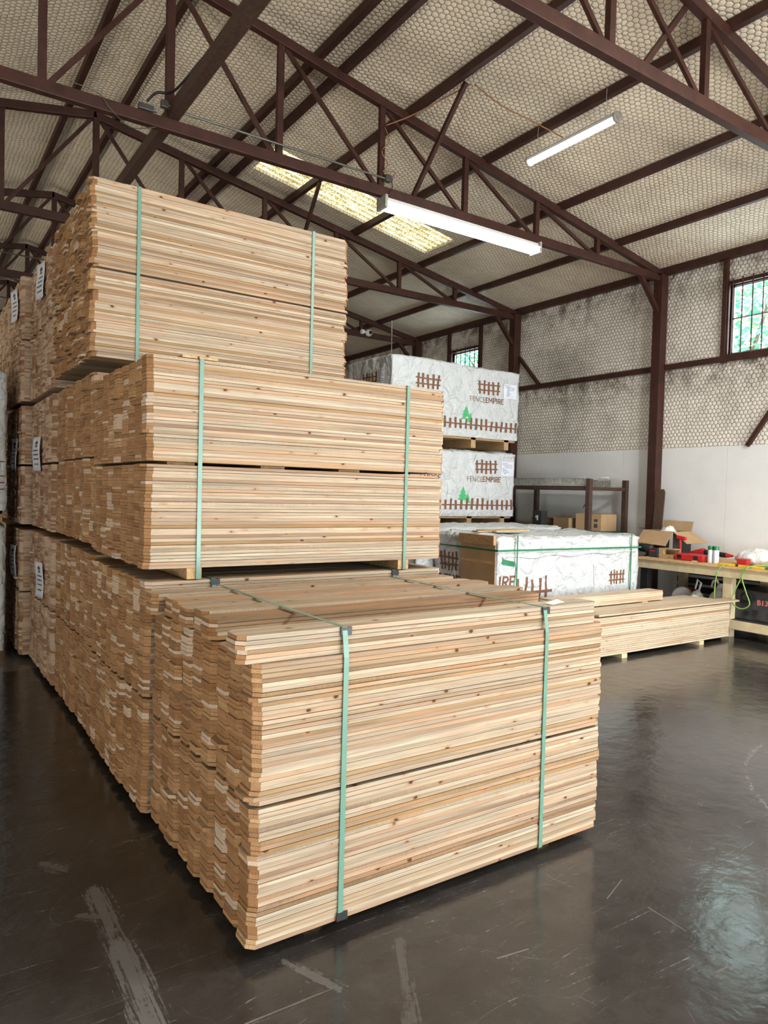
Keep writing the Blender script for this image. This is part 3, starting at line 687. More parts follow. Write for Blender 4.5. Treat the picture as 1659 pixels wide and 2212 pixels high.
# front bundle, one high, with loose layers on top held by the same straps
fx = [(0, 1.036, 6, -0.055, 0.018, 0.02)]
for c_, nl, dx in ((3, 5, -0.012), (4, 6, 0.006), (5, 5, -0.01), (6, 6, 0.0), (7, 5, 0.008), (8, 6, -0.04)):
    fx.append((c_, 1.036 + (0.006 if nl == 5 else 0), nl, dx, 0.0, 0.0))
fpath = [(-.004, .05), (-.004, 1.024), (.014, 1.132), (.40, 1.131), (1.208, 1.133), (1.210, .05), (-.004, .05)]
bundle('knotty front bundle nearest the camera with two green straps and loose boards on top', 0.985, 2.205, 0.0,
       [(0.05, 30), (0.549, 30)], seed=11, cjx=.012, jx=.006, extras=fx, straps=[dict(x=.352, path=fpath, corners=[(.014, 1.132), (-.004, .05)]), dict(x=1.395, path=fpath, corners=[(.014, 1.132)])])
bundle('floor level bundle behind the front one, carrying the middle bundle on its runners', 0.955, 3.425, 0.0,
       [(0.05, 34), (0.616, 34)], pitch=.0163, seed=12, straps=[dict(x=.335), dict(x=1.438)])
MID, _, ztM = bundle('strapped middle bundle stacked behind and above the front bundle', 0.952, 3.425, 1.175,
       [(1.232, 31), (1.752, 31)], pitch=.0163, seed=13, straps=[dict(x=.255), dict(x=1.51)], zfoot=1.176, runner_x=(.20, 1.47), jx=.006, rin=.003, clamp=False)
bundle('floor level bundle under the tallest stack, next to the pale bundles', 0.968, 4.646, 0.0,
       [(0.05, 35), (0.626, 35)], cw=.1415, seed=14, pitch=.0162, straps=[dict(x=.3), dict(x=1.45)])
bundle('second bundle up in the tallest stack, behind the middle bundle', 0.962, 4.646, 1.199,
       [(1.26, 33), (1.806, 32)], cw=.1415, seed=15, pitch=.0162, straps=[dict(x=.3), dict(x=1.45)], zfoot=1.20, jx=.006)
TOP, _, ztT = bundle('topmost strapped bundle of the tallest stack, up near the roof trusses', 0.940, 4.646, 2.332,
       [(2.42, 33), (2.970, 33)], cw=.1415, seed=16, pitch=.0163, straps=[dict(x=.275), dict(x=1.515)], zfoot=2.41, jx=.014, L=1.825, clamp=False)
MB().box(.20, .60, .04, .10, ztT + .0005, ztT + .016).build('loose_lath', 'rough_wood', TOP)
MB().box(1.25, 1.60, .05, .12, ztT + .0005, ztT + .016).build('loose_lath', 'rough_wood', TOP)

for a_, b_ in ((.16, .235), (.245, .34)): MB().box(a_, b_, .004, .10, ztM + .003, ztM + .015).build('loose_lath', 'rough_wood', MID)

def paper_tag(root, y, z, X, h=.29, w=.21, bulge=.028, seed=0):
    rnd = random.Random(seed); mb = MB(); nu, nv = 6, 8
    for j in range(nv + 1):
        for i in range(nu + 1):
            u, v = i / nu, j / nv
            mb.v.append((X - .006 - bulge * u ** 1.5 - .006 * math.sin(v * 5 + seed), y + w * u, z + h * v))
    for j in range(nv):
        for i in range(nu): mb.face([j * (nu + 1) + i, j * (nu + 1) + i + 1, (j + 1) * (nu + 1) + i + 1, (j + 1) * (nu + 1) + i])
    sh = mb.build('paper_tag', 'paper', root, smooth=True)
    so = sh.modifiers.new('solid', 'SOLIDIFY'); so.thickness = .0008
    def P(u, v, d=.002): return (X - .006 - bulge * u ** 1.5 - .006 * math.sin(v * 5 + seed) - d, y + w * u, z + h * v)
    ink = MB()
    def bar(u0, u1, v0, v1): ink.add([P(u0, v0), P(u1, v0), P(u1, v1), P(u0, v1)], [(0, 1, 2, 3)])
    bar(.36, .64, .70, .73); bar(.36, .40, .70, .80); bar(.60, .64, .70, .80); bar(.46, .54, .72, .82); bar(.34, .66, .80, .83)
    ink.add([P(.30, .82), P(.50, .90), P(.70, .82)], [(0, 1, 2)])
    for v in (.58, .46, .33, .18):
        u = .22 + rnd.random() * .1
        while u < .76:
            s_ = rnd.uniform(.04, .10); bar(u, u + s_, v, v + .045); u += s_ + .03
    ink.build('print', 'ink', sh)

A = 'pale bundles further down the row'
LV = [(0.0, [(0.05, 36), (0.64, 35)]), (1.211, [(1.252, 33), (1.80, 33)]), (2.338, [(2.372, 34), (2.935, 34)])]
HT = ['on the floor', 'at mid height', 'at the top']
PT = {(0, 0): (.33, .69, 3), (0, 1): (.55, 1.73, 5), (0, 2): (.38, 3.14, 7), (1, 2): (.18, 3.13, 9), (1, 0): (.20, .75, 11), (1, 1): (.22, 1.75, 13)}
COLW = ['beside the tallest stack', 'second pale stack along the aisle', 'third pale stack along the aisle', 'farthest pale stack at the left edge']
for k, (X0, Y_, ex) in enumerate(((0.952, 5.985, 0), (0.880, 7.205, .03), (0.88, 8.44, .05), (0.90, 9.68, 0.02))):
    for j, (zb, hv) in enumerate(LV):
        hv = [(z + (ex if j == 2 and i == 1 else 0) * 0, n_ + (1 if ex and j == 2 and i == 1 else 0)) for i, (z, n_) in enumerate(hv)]
        r, W_, zt = bundle('pale bundle %s, %s%s' % (HT[j], COLW[k], ', white paper tag' if (k, j) in PT else ''), X0 - (.012 if j == 2 else 0), Y_, zb, hv, pal='pale', seed=40 + k * 3 + j,
                      parts=100 if k == 0 else 0, cjx=.006, jx=.004, group=A, straps=[dict(x=.3), dict(x=1.45)] if k == 0 else (), clamp=False, zfoot=zb, stickers=False, pitch=.0160)
        if (k, j) in PT:
            y_, z_, sd = PT[(k, j)]
            paper_tag(r, y_, z_ - zb, -.012, seed=sd)

# ------------------------------------------------------------------ unstrapped fresh boards by the workbench
def loose(label, x0, x1, y0, y1, z0, z1, seed, group='loose fresh boards in the low pile', rot=0.0, mats=('clean_side', 'clean_side')):
    mb = MB(); mb.tone = (random.Random(seed).random(), (y1 - y0) / 2, (z1 - z0) / 2)
    cx = 0
    mb.box(0, x1 - x0, 0, y1 - y0, 0, z1 - z0)
    o = mb.build('loose_board', mats[0], attr=True); o.location = (x0, y0, z0); o.rotation_euler = (0, 0, rot)
    return tag(o, label, 'board', group)
ORD = ['lowest', 'second from the bottom', 'third from the bottom', 'fourth from the bottom', 'fifth from the bottom', 'sixth from the bottom', 'seventh from the bottom', 'eighth from the bottom',
       'ninth from the bottom', 'tenth from the bottom', 'ninth from the top', 'eighth from the top', 'seventh from the top', 'sixth from the top', 'fifth from the top', 'fourth from the top', 'third from the top', 'second from the top']
PXA, PXB, PY, PZ, PP = 5.56, 8.03, 4.60, 0.045, 0.0216
for x, lab in ((6.06, 'short timber runner under the low fresh board pile, the left one'), (7.42, 'short timber runner under the low fresh board pile, the right one')):
    tag(MB().box(x, x + .085, 4.585, 5.22, 0.0, PZ - .001).build('timber_runner', 'cream_paint'), lab, 'runner')
rn = random.Random(5)
for l in range(18):
    j = rn.uniform(-.006, .006); gap = 0.0
    z = PZ + l * PP
    lab = 'fresh board edge, %s in the front of the low pile' % ORD[l]
    if l == 14: lab = 'reddish fresh board edge, fifth from the top in the front of the low pile'
    loose(lab, PXA + j, PXB + j, PY + rn.uniform(-.002, .002), PY + .186, z, z + PP - rn.choice((.0016, .0022, .003)), 100 + l, mats=('brown_side' if l == 14 else 'clean_side',) * 2)
zt = PZ + 18 * PP
inner = MB()
for l in range(18):
    for q in range(2):
        inner.tone = (rn.random(), 0, 0); inner.box(PXA + rn.uniform(-.01, .01), PXB + rn.uniform(-.01, .01), PY + .19 + q * .19, PY + .374 + q * .19, PZ + l * PP, PZ + l * PP + PP - .001)
tag(inner.build('stacked_boards', 'clean_side', attr=True), 'fresh boards lying behind the front row of the low pile', 'boards', kind='stuff')
for q, lab in enumerate(('top fresh board on the low pile, front one that overhangs to the right', 'top fresh board on the low pile, just behind the overhanging front one',
                         'top fresh board on the low pile, rearmost beside the upper stack')):
    loose(lab, PXA + .05 + (.10, .02, 0)[q], PXB + (.16, .0, -.04)[q], PY + (.0, .19, .38)[q] + .004, PY + .186 + (.0, .19, .38)[q], zt + (.012, .004, .002)[q], zt + (.012, .004, .002)[q] + .019, 140 + q, rot=(-.012, 0, 0)[q])
# upper short stack at the back of the low pile
UX0, UX1, UY, UZ = 5.45, 7.30, 4.99, PZ + 18 * PP
loose('thin lath carrying the small upper stack on the low pile', 6.9, 7.0, 4.97, 5.16, UZ + .022, UZ + .034, 170, group='loose boards in the small upper stack')
for l in range(5):
    z = UZ + .035 + l * .0215
    loose('fresh board, %s in the small upper stack on the low pile' % ['lowest', 'second from the bottom', 'middle one', 'second from the top', 'topmost'][l], UX0 + rn.uniform(-.01, .01) + (.03 if l == 4 else 0), UX1 + rn.uniform(-.004, .004),
          UY + rn.uniform(-.003, .003), UY + .19, z, z + .0200, 150 + l, group='loose boards in the small upper stack')

# ------------------------------------------------------------------ wrapped bales
TXT_F = text_mesh('FENCE', 1.0, -0.012)
_P = [[(0, 0), (0, .72)], [(0, .66), (.27, .66), (.37, .58), (.37, .44), (.27, .35), (0, .35)]]
BLOCK = {'E': (.50, [[(0, 0), (0, .72)], [(0, .66), (.38, .66)], [(0, .36), (.33, .36)], [(0, .06), (.38, .06)]]),
         'M': (.72, [[(0, 0), (0, .72)], [(.02, .70), (.27, .22), (.52, .70)], [(.54, 0), (.54, .72)]]),
         'P': (.52, _P), 'I': (.24, [[(0, 0), (0, .72)]]), 'R': (.54, _P + [[(.18, .35), (.38, .0)]]),
         'C': (.52, [[(.40, .60), (.30, .66), (.12, .66), (.02, .54), (.02, .18), (.12, .06), (.30, .06), (.40, .13)]]), ' ': (.30, [])}

class Bale:
    def __init__(s, label, X0, Yf, Z0, L, D, H, z0=0.10, seed=1, group='bales in white printed wrap', amp=1.35, hem=True, pallet=True, cell=.032):
        s.L, s.D, s.H, s.z0, s.seed, s.amp, s.hem = L, D, H, z0, seed, amp, hem
        s.root = thing('wrapped_bale', label, 'wrapped bale', (X0, Yf, Z0), group)
        nx, ny, nz = int(L / cell), int(D / cell), int((H - z0) / cell)
        mb = MB(); idx = {}
        def vert(i, j, k):
            key = (i, j, k)
            if key not in idx:
                p = Vector((L * i / nx, D * j / ny, z0 + (H - z0) * k / nz))
                n = Vector(((-1 if i == 0 else 1 if i == nx else 0), (-1 if j == 0 else 1 if j == ny else 0), (1 if k == nz else 0)))
                idx[key] = len(mb.v); mb.v.append(tuple(s.disp(p, n)))
            return idx[key]
        for i in range(nx):
            for k in range(nz):
                mb.face([vert(i, 0, k), vert(i + 1, 0, k), vert(i + 1, 0, k + 1), vert(i, 0, k + 1)])
                mb.face([vert(i, ny, k + 1), vert(i + 1, ny, k + 1), vert(i + 1, ny, k), vert(i, ny, k)])
            for j in range(ny): mb.face([vert(i, j, nz), vert(i + 1, j, nz), vert(i + 1, j + 1, nz), vert(i, j + 1, nz)])
        for j in range(ny):
            for k in range(nz):
                mb.face([vert(0, j, k), vert(0, j, k + 1), vert(0, j + 1, k + 1), vert(0, j + 1, k)])
                mb.face([vert(nx, j, k), vert(nx, j + 1, k), vert(nx, j + 1, k + 1), vert(nx, j, k + 1)])
        s.wrap = mb.build('wrap', 'cloth', s.root, smooth=True)
        if pallet:
            for f in (0.06, 0.34, 0.62, 0.90): MB().box(L * f, L * f + .09, .03, D - .03, 0, z0 + .02).build('bearer', 'rough_wood', s.root)
            MB().box(.02, L - .02, .03, D - .03, z0 - .03, z0 + .01).build('packed_boards', 'rough_wood', s.root)
    def disp(s, p, n):
        q = p + Vector((s.seed * 7.3, s.seed * 3.1, 0))
        a = noise.noise(q * 1.6) * .012 + noise.noise(q * 4.5) * .007
        w = noise.noise(q * 3.0 + Vector((9, 9, 9))); w = (1 - min(1, abs(w) * 5)) * .009
        w2 = noise.noise(q * 8.0); w2 = (1 - min(1, abs(w2) * 4)) * .004
        d = (a + w + w2) * s.amp
        t = s.H - p.z
        if s.hem and n.z == 0 and t < .06: d += .012 * math.sin(t / .06 * math.pi)
        nn = n.normalized() if n.length else Vector((0, 0, 1))
        out = p + nn * d
        if n.z > 0:                                     # soft sagging top with rounded rim
            ex = min(p.x, s.L - p.x); ey = min(p.y, s.D - p.y); e = min(ex, ey)
            out.z -= .022 * max(0, 1 - e / .06) ** 2
            out.z += noise.noise(q * 1.1) * .012
        if n.z == 0 and t > .2 and p.z < s.H: pass
        return out
    def fp(s, side, u, w, lift=.0035):
        if side == 'F': p = Vector((u, 0, w)); n = Vector((0, -1, 0))
        else: p = Vector((0, s.D - u, w)); n = Vector((-1, 0, 0))
        return tuple(s.disp(p, n) + n * lift)
    def strip(s, mb, side, a, b, wid, lift=.0035, n=None):
        """flat printed stroke from a to b, subdivided so that it follows the cloth"""
        a = Vector(a); b = Vector(b); d = (b - a); L = d.length; n = n or max(1, int(L / .035)); t = Vector((-d.y, d.x)).normalized() * (wid / 2)
        for i in range(n):
            p, q = a + d * (i / n), a + d * ((i + 1) / n)
            mb.add([s.fp(side, *(p - t), lift), s.fp(side, *(q - t), lift), s.fp(side, *(q + t), lift), s.fp(side, *(p + t), lift)], [(3, 2, 1, 0)])
    def logo(s, side, u, w, wid, h, seed=0):
        r = random.Random(seed); mb = MB()
        for i in range(5):
            x = u + wid * (i + .35) / 5; hh = h * (1 - .06 * r.random()); b = .006 * math.sin(i * 2.1)
            s.strip(mb, side, (x + r.uniform(-.004, .004), w + b), (x + r.uniform(-.012, .012), w + hh + b), wid * .085)
        for f in (.28, .68): s.strip(mb, side, (u - .01, w + h * f), (u + wid * .97, w + h * f + r.uniform(-.01, .012)), h * .10)
        mb.build('printed_fence_logo', 'brown_ink', s.wrap)
    def text(s, side, tm, u, w, size, mat='brown_ink', name='printed_lettering', wscale=1.0):
        mb = MB(); v, f, wd = tm
        for k in ((0.0,) if True else ()):
            mb.add([s.fp(side, u + (x * wscale + k) * size, w + y * size, .0045 + .0003 * (k > 0) + abs(k) * .01) for x, y, z in v], f)
        mb.build(name, mat, s.wrap); return wd * size * wscale
    def block(s, side, word, u, w, size):
        mb = MB()
        for ch in word:
            adv, strokes = BLOCK[ch]
            for st in strokes:
                for a, b in zip(st, st[1:]): s.strip(mb, side, (u + a[0] * size, w + a[1] * size), (u + b[0] * size, w + b[1] * size), size * .125, .0048, 2)
            u += adv * size * 1.06
        mb.build('printed_lettering', 'brown_ink', s.wrap)
    def title(s, side, u, w, size):
        x = u + s.text(side, TXT_F, u, w, size, wscale=.92) + size * .09
        s.block(side, 'EMPIRE', x + size * .03, w, size)
    def firs(s, side, u, w, h):
        mb = MB()
        for du, dw, k in ((0, 0, 1.0), (h * .38, -.03, .68)):
            H = h * k
            for a, b, c in ((.0, .42, .42), (.25, .68, .33), (.5, 1.0, .22)):
                pts = [(u + du - H * c, w + dw + H * (.12 + a * .88)), (u + du + H * c, w + dw + H * (.12 + a * .88)), (u + du, w + dw + H * (.12 + b * .88))]
                N = 5
                for i in range(N):
                    t0, t1 = i / N, (i + 1) / N
                    L_ = lambda t: tuple(Vector(pts[0]).lerp(Vector(pts[2]), t)); R_ = lambda t: tuple(Vector(pts[1]).lerp(Vector(pts[2]), t))
                    mb.add([s.fp(side, *L_(t0), .0040), s.fp(side, *R_(t0), .0040), s.fp(side, *R_(t1), .0040), s.fp(side, *L_(t1), .0040)], [(0, 1, 2, 3)])
            s.strip(mb, side, (u + du, w + dw - H * .25), (u + du, w + dw + H * .14), H * .07, .0040)
        mb.build('printed_fir_trees', 'green_ink', s.wrap)
    def border(s, side, u0, u1, w, h, seed=0):
        r = random.Random(seed); mb = MB(); u = u0
        while u < u1:
            s.strip(mb, side, (u, w), (u + r.uniform(-.008, .008), w + h * r.uniform(.85, 1.08)), .040, .005); u += .100
        s.strip(mb, side, (u0 - .03, w + h * .42), (u1, w + h * .42), h * .12, .005)
        mb.build('printed_fence_border', 'brown_ink', s.wrap)
    def sheet(s, side, u, w, wid, h, seed=0, name='label_sheet'):
        mb = MB(); N = 4
        for i in range(N):
            a, b = u + wid * i / N, u + wid * (i + 1) / N
            for j in range(N):
                c_, d = w + h * j / N, w + h * (j + 1) / N
                mb.add([s.fp(side, a, c_, .008), s.fp(side, b, c_, .008), s.fp(side, b, d, .008), s.fp(side, a, d, .008)], [(0, 1, 2, 3)])
        sh = mb.build(name, 'paper', s.wrap)
        r = random.Random(seed); ink = MB(); v = w + h * .88
        while v > w + h * .08:
            x = u + wid * .10
            e = u + wid * r.uniform(.35, .9)
            while x < e:
                l = r.uniform(.012, .03); s.strip(ink, side, (x, v), (min(x + l, e), v), h * .028, .0095, 1); x += l + .006
            v -= h * .10
        ink.build('print', 'ink', sh)

# tall stack of bales by the far wall column
for nm, z, lab in (('top', 2.42, 'upper white wrapped bale of the tall stack, seen whole above the boards'), ('mid', 1.27, 'second white wrapped bale down in the tall stack, printed with fir trees'),
                   ('low', 0.10, 'lowest white wrapped bale of the tall stack, hidden behind the low bales')):
    b = Bale(lab, 5.47 if nm == 'top' else 5.43, 8.0, {'top': 2.32, 'mid': 1.155, 'low': 0.0}[nm], 2.37, 1.15, {'top': 1.20, 'mid': 1.12, 'low': 1.11}[nm], z0=.15, seed={'top': 1, 'mid': 2, 'low': 3}[nm])
    if nm == 'low': continue
    o = .10 + (3.52 - 2.42) - (1.10)
    z0 = 2.32 if nm == 'top' else 1.155
    hz = (lambda Z: Z - z0)
    dz = 0 if nm == 'top' else -1.18
    dx = 0 if nm == 'top' else 0.03
    b.logo('F', .40 + dx, hz(3.10 + dz), .45, .205, 1); b.logo('F', 1.555 + dx, hz(3.125 + dz), .45, .205, 2)
    b.title('F', .22 + dx, hz(3.00 + dz), .115); b.title('F', 1.39 + dx, hz(3.00 + dz), .115)
    b.firs('F', 1.325 + dx, hz(2.70 + dz), .225); b.firs('F', .16 + dx, hz(2.70 + dz), .225)
    b.border('F', .03, 2.36, hz(2.585 + dz), .16, 3)
    b.sheet('F', 2.06 + dx, hz(3.10 + dz), .26, .22, 4)
    if nm == 'top':
        b.logo('L', .42, hz(3.13), .38, .19, 5); b.sheet('L', .78, hz(3.10), .26, .25, 6); b.title('L', .25, hz(3.0), .115)
        b.border('L', .03, 1.12, hz(2.60), .115, 7)
# low bale behind the strapped one
b2 = Bale('low white wrapped bale between the green strapped bale and the tall stack', 4.95, 6.62, 0.0, 2.40, 1.15, 1.225, seed=6)
# low bale with green straps
b1 = Bale('low white wrapped bale tied with green straps in front of the shelf', 5.17, 5.50, 0.0, 2.32, 1.05, 1.185, seed=5, amp=1.6)
b1.block('F', 'IRE', .03, .645, .18); b1.sheet('F', 1.52, .62, .12, .22, 9)
b1.logo('F', 1.80, .60, .30, .17, 10)
mb = MB()
for i in range(5): b1.strip(mb, 'F', (.30 + i * .11, .46), (.30 + i * .11 + (.01 if i % 2 else -.01), .735 + .02 * math.sin(i * 2)), .035)
b1.strip(mb, 'F', (.27, .58), (.84, .58), .03); mb.build('printed_fence_logo', 'brown_ink', b1.wrap)
mb = MB()
for i in range(5): b1.strip(mb, 'F', (.05 + i * .035, .93 - i * .006), (.09 + i * .035, .915 - i * .006), .055, .006)
mb.build('green_spray_mark', 'green_strap', b1.wrap)
b1.logo('L', .10, .76, .34, .22, 12); b1.block('L', 'C EMP', .05, .60, .16)
# cloth seam fold, straps, cardboard and timber packing on its end
mb = MB(); N = 40
pts = [Vector(b1.fp('F', .05 + 2.2 * i / N, .965 + .018 * i / N + .012 * math.sin(i * .55), .006)) for i in range(N + 1)]
mb.tube(pts, .010, 6); mb.build('seam_fold', 'cloth', b1.wrap, smooth=True)
def band(path, w, vertical_axis, name):
    mb = MB()
    for a, b_ in zip(path, path[1:]): mb.bar(a, b_, .003, w, vertical_axis)
    return mb.build(name, 'green_strap', b1.root)
zz = 1.045; e = .034
band([(-e, -e, zz), (2.32 + e, -e, zz - .01), (2.32 + e, 1.05 + e, zz), (-e, 1.05 + e, zz), (-e, -e, zz)], .018, (0, 0, 1), 'strap')
for x in (.245, 2.16):
    mb = MB()
    for a, b_ in (((x, -e - .002, 0.02), (x, -e - .002, 1.205)), ((x, -e, 1.207), (x, 1.05 + e, 1.207)), ((x, 1.05 + e, 1.205), (x, 1.05 + e, .02))):
        mb.bar(a, b_, .016, .003, (0, 1, 0) if abs(a[2] - b_[2]) > .3 else (0, 0, 1))
    mb.build('strap', 'green_strap', b1.root)
cbm = MB().box(-.030, -.022, .01, .56, .64, 1.10); cbm.build('cardboard_sheet', 'cardboard', b1.root)
MB().box(-.032, -.024, .0, .56, .90, .925).build('packing_tape', 'ply', b1.root)
MB().box(-.060, -.020, .01, .57, 1.10, 1.20).build('timber_block', 'rough_wood', b1.root)
tag(MB().box(0, .58, 0, .30, 0, .012).build('plywood_scrap', 'ply', loc=(5.42, 5.80, 1.222)), 'scrap of thin plywood lying on top of the green strapped bale', 'scrap wood').rotation_euler = (0, .0, .12)
tag(MB().box(0, .26, 0, .09, 0, .014).build('wood_offcut', 'rough_wood', loc=(5.20, 5.86, 1.218)), 'small wood offcut beside the plywood scrap on the strapped bale', 'scrap wood').rotation_euler = (0, 0, .05)
# white bales on the far side of the aisle at the left edge
b3 = Bale('white wrapped bale at the left edge on the far side of the aisle', -0.35, 7.30, 1.27, 1.11, 1.1, 1.37, seed=8, group=None)
mb = MB()
for i, w_ in enumerate((.55, .42, .36, .30)): b3.strip(mb, 'F', (0.98, w_), (1.10, w_ - .005), .012)
mb.build('printed_lettering', 'brown_ink', b3.wrap)
b4 = Bale('lower white wrapped bale at the left edge under the aisle bale', -0.36, 7.34, 0.0, 1.12, 1.1, 1.24, z0=.08, seed=9, group=None)

# ------------------------------------------------------------------ steel rack against the wall, with boxes
rk = thing('steel_rack', 'dark rusty steel rack against the white wall with metal rails on top', 'rack', (8.64, 8.3, 0))
def rp(x, y, z): return (x - 8.64, y - 8.3, z)
def rbox(mb, x0, x1, y0, y1, z0, z1): a = rp(x0, y0, z0); b = rp(x1, y1, z1); return mb.box(a[0], b[0], a[1], b[1], a[2], b[2])
for x, y in ((8.24, 6.90), (9.06, 6.90), (8.24, 8.72), (9.06, 8.72), (8.24, 10.3), (9.06, 10.3)):
    rbox(MB(), x - .035, x + .035, y - .035, y + .035, 0, 1.90 if y < 7 else 1.785).build('post', 'rust', rk)
for y in (6.90, 8.72, 10.3):
    rbox(MB(), 8.27, 9.03, y - .025, y + .025, 1.735, 1.785).build('crossbar', 'rust', rk)
    rbox(MB(), 8.27, 9.03, y - .025, y + .025, 1.055, 1.105).build('crossbar', 'rust', rk)
for x in (8.24, 9.06): rbox(MB(), x - .02, x + .02, 6.92, 10.3, 1.74, 1.78).build('side_rail', 'rust', rk)
rbox(MB(), 8.22, 9.08, 6.94, 10.3, 1.106, 1.125).build('shelf_board', 'charcoal', rk)
for x, w, z, lab in ((8.25, .13, 1.787, 'front grey metal rail lying along the top of the steel rack'), (8.42, .12, 1.787, 'second grey metal rail lying on the steel rack'),
                     (8.60, .14, 1.787, 'third grey metal rail lying on the steel rack'), (8.80, .12, 1.787, 'rear grey metal rail lying on the steel rack')):
    mb = MB(); y0 = 6.99 + (x - 8.25) * .12; hh = .13 if x < 8.3 else .105
    mb.box(x, x + w, y0, 10.2, z, z + .006).box(x, x + .005, y0, 10.2, z, z + hh).box(x + w - .005, x + w, y0, 10.2, z, z + hh)
    mb.box(x - .012, x, y0, 10.2, z + hh - .01, z + hh)
    tag(mb.build('metal_rail', 'grey_steel'), lab, 'metal rail', 'metal rails on the rack')
for y0, lab in ((6.86, 'loose metal bracket on the near end of the rack'), (7.30, 'second loose metal bracket lying across the rack rails')):
    mb = MB().bar((8.42, y0 + .02, 1.91), (8.88, y0 + .16, 1.905), .05, .018).bar((8.5, y0 + .14, 1.92), (8.62, y0 + .0, 1.93), .04, .016)
    tag(mb.build('metal_bracket', 'grey_steel'), lab, 'bracket')
def carton(label, x, y, z, sx, sy, sz, rot=0, open_=False, mat='cardboard', flaps=()):
    t = thing('cardboard_box', label, 'cardboard box', (x, y, z)); t.rotation_euler = (0, 0, rot); k = .005
    mb = MB().box(-sx / 2, sx / 2, -sy / 2, sy / 2, 0, k)
    mb.box(-sx / 2, sx / 2, -sy / 2, -sy / 2 + k, k, sz).box(-sx / 2, sx / 2, sy / 2 - k, sy / 2, k, sz).box(-sx / 2, -sx / 2 + k, -sy / 2 + k, sy / 2 - k, k, sz).box(sx / 2 - k, sx / 2, -sy / 2 + k, sy / 2 - k, k, sz)
    mb.build('body', mat, t)
    if not open_:
        MB().box(-sx / 2, sx / 2, -sy / 2, -.002, sz, sz + k).box(-sx / 2, sx / 2, .002, sy / 2, sz, sz + k).build('lid_flap', mat, t)
    return t
c1 = carton('cardboard box with printed marks at the near end of the rack shelf', 8.78, 7.20, 1.126, .42, .44, .25, .12)
MB().box(-.212, -.2105, -.16, -.10, .05, .11).box(-.212, -.2105, -.16, -.10, .14, .18).build('print', 'ink', c1)
carton('smaller cardboard box beside the printed box on the rack shelf', 8.70, 7.66, 1.126, .34, .34, .17, -.1)
c2 = carton('low cardboard carton farther back on the rack shelf', 8.80, 8.26, 1.126, .34, .34, .15, .2)
MB().box(-.17, .10, -.36, -.17, .15, .156).build('lid_flap', 'cardboard', c2)
gb = thing('dark_green_box', 'small dark green box with white mark on the rack shelf', 'box', (8.42, 8.02, 1.126))
MB().box(-.07, .07, -.09, .09, 0, .27).build('body', 'charcoal', gb)
MB().box(-.0715, -.070, -.03, .0, .12, .20).box(-.0715, -.070, .0, .03, .16, .19).build('print', 'white_plastic', gb)
bt = thing('white_bulb', 'tiny white bottle tip standing between the bales and the rack', 'bottle', (8.1, 7.05, 0.0))
MB().box(-.09, .09, -.09, .09, 0, .95).build('carton_base', 'charcoal', bt)
MB().lathe([(.03, .95), (.04, 1.0), (.03, 1.05), (.012, 1.10), (.01, 1.14)], (0, 0, 0)).build('tip', 'white_plastic', bt, smooth=True)
wire('lamp_lead', [(9.16, 7.70, 1.74), (9.15, 7.62, 1.65), (9.14, 7.70, 1.55), (9.14, 7.76, 1.46)], .008, 'charcoal', 'thin lead dangling under the rack top by the wall', 'cable')
# wall outlet, leaning board
wo = thing('wall_outlet', 'white double wall outlet left of the column above the workbench', 'outlet', (9.186, 6.66, 1.28))
MB().box(-.02, 0, -.075, .075, -.085, .085).build('plate', 'white_plastic', wo, bevel=.004)
for y in (-.035, .035):
    for z in (-.035, .035): MB().box(-.023, -.020, y - .014, y + .014, z - .016, z + .016).build('socket', 'white_enamel', wo)
lb = MB(); lb.tone = (.5, 0, 0); lb.v = []
P8 = [(-.075, 0), (.075, 0), (.075, .885), (.05, .925), (-.05, .925), (-.075, .885)]
lb.add([(0, y, z) for y, z in P8] + [(.018, y, z) for y, z in P8], [(5, 4, 3, 2, 1, 0), (6, 7, 8, 9, 10, 11)] + [(i, (i + 1) % 6, (i + 1) % 6 + 6, i + 6) for i in range(6)])
o = tag(lb.build('leaning_board', 'dark_timber'), 'weathered brown picket leaning on the column above the workbench', 'board'); o.location = (8.985, 6.30, .852); o.rotation_euler = (0.03, .045, 0)

# ------------------------------------------------------------------ workbench
wbch = thing('workbench', 'long cream painted timber workbench along the right wall', 'workbench', (8.67, 4.0, 0))
def bb(name, x0, x1, y0, y1, z0, z1, mat, bevel=.003): return MB().box(x0 - 8.67, x1 - 8.67, y0 - 4.0, y1 - 4.0, z0, z1).build(name, mat, wbch, bevel=bevel)
BY0, BY1 = 1.2, 6.02
bb('worktop', 8.13, 9.18, BY0, BY1, .825, .850, 'ply')
bb('front_rail', 8.155, 8.195, BY0, BY1, .715, .824, 'cream_paint')
bb('end_rail', 8.195, 9.12, BY1 - .05, BY1 - .01, .715, .824, 'cream_paint')
for y in (1.3, 3.0, 4.74, 5.90):
    bb('leg', 8.20, 8.30, y - .055, y + .055, 0.0, .824, 'cream_paint' if y < 5.8 else 'black'); bb('leg', 9.05, 9.14, y - .055, y + .055, 0.0, .824, 'cream_paint')
bb('lower_rail', 8.155, 8.195, BY0, 4.80, .11, .215, 'cream_paint')
bb('lower_shelf', 8.20, 9.12, BY0, 5.9, .20, .218, 'charcoal')
for k in range(5): bb('back_slat', 9.13, 9.16, BY0, BY1, .23 + k * .12, .31 + k * .12, 'black', 0)
bx = thing('black_storage_tank', 'scuffed black plastic tank marked B13 under the workbench', 'tank', (8.60, 4.30, .219))
MB().box(-.30, .30, -.47, .40, 0, .36).build('body', 'charcoal', bx, bevel=.02)
mbx = MB().lathe([(.085, .0), (.085, .02), (.062, .02), (.062, -.005), (.045, -.005), (.045, .012), (.02, .012)], (0, 0, 0), 'X', 28)
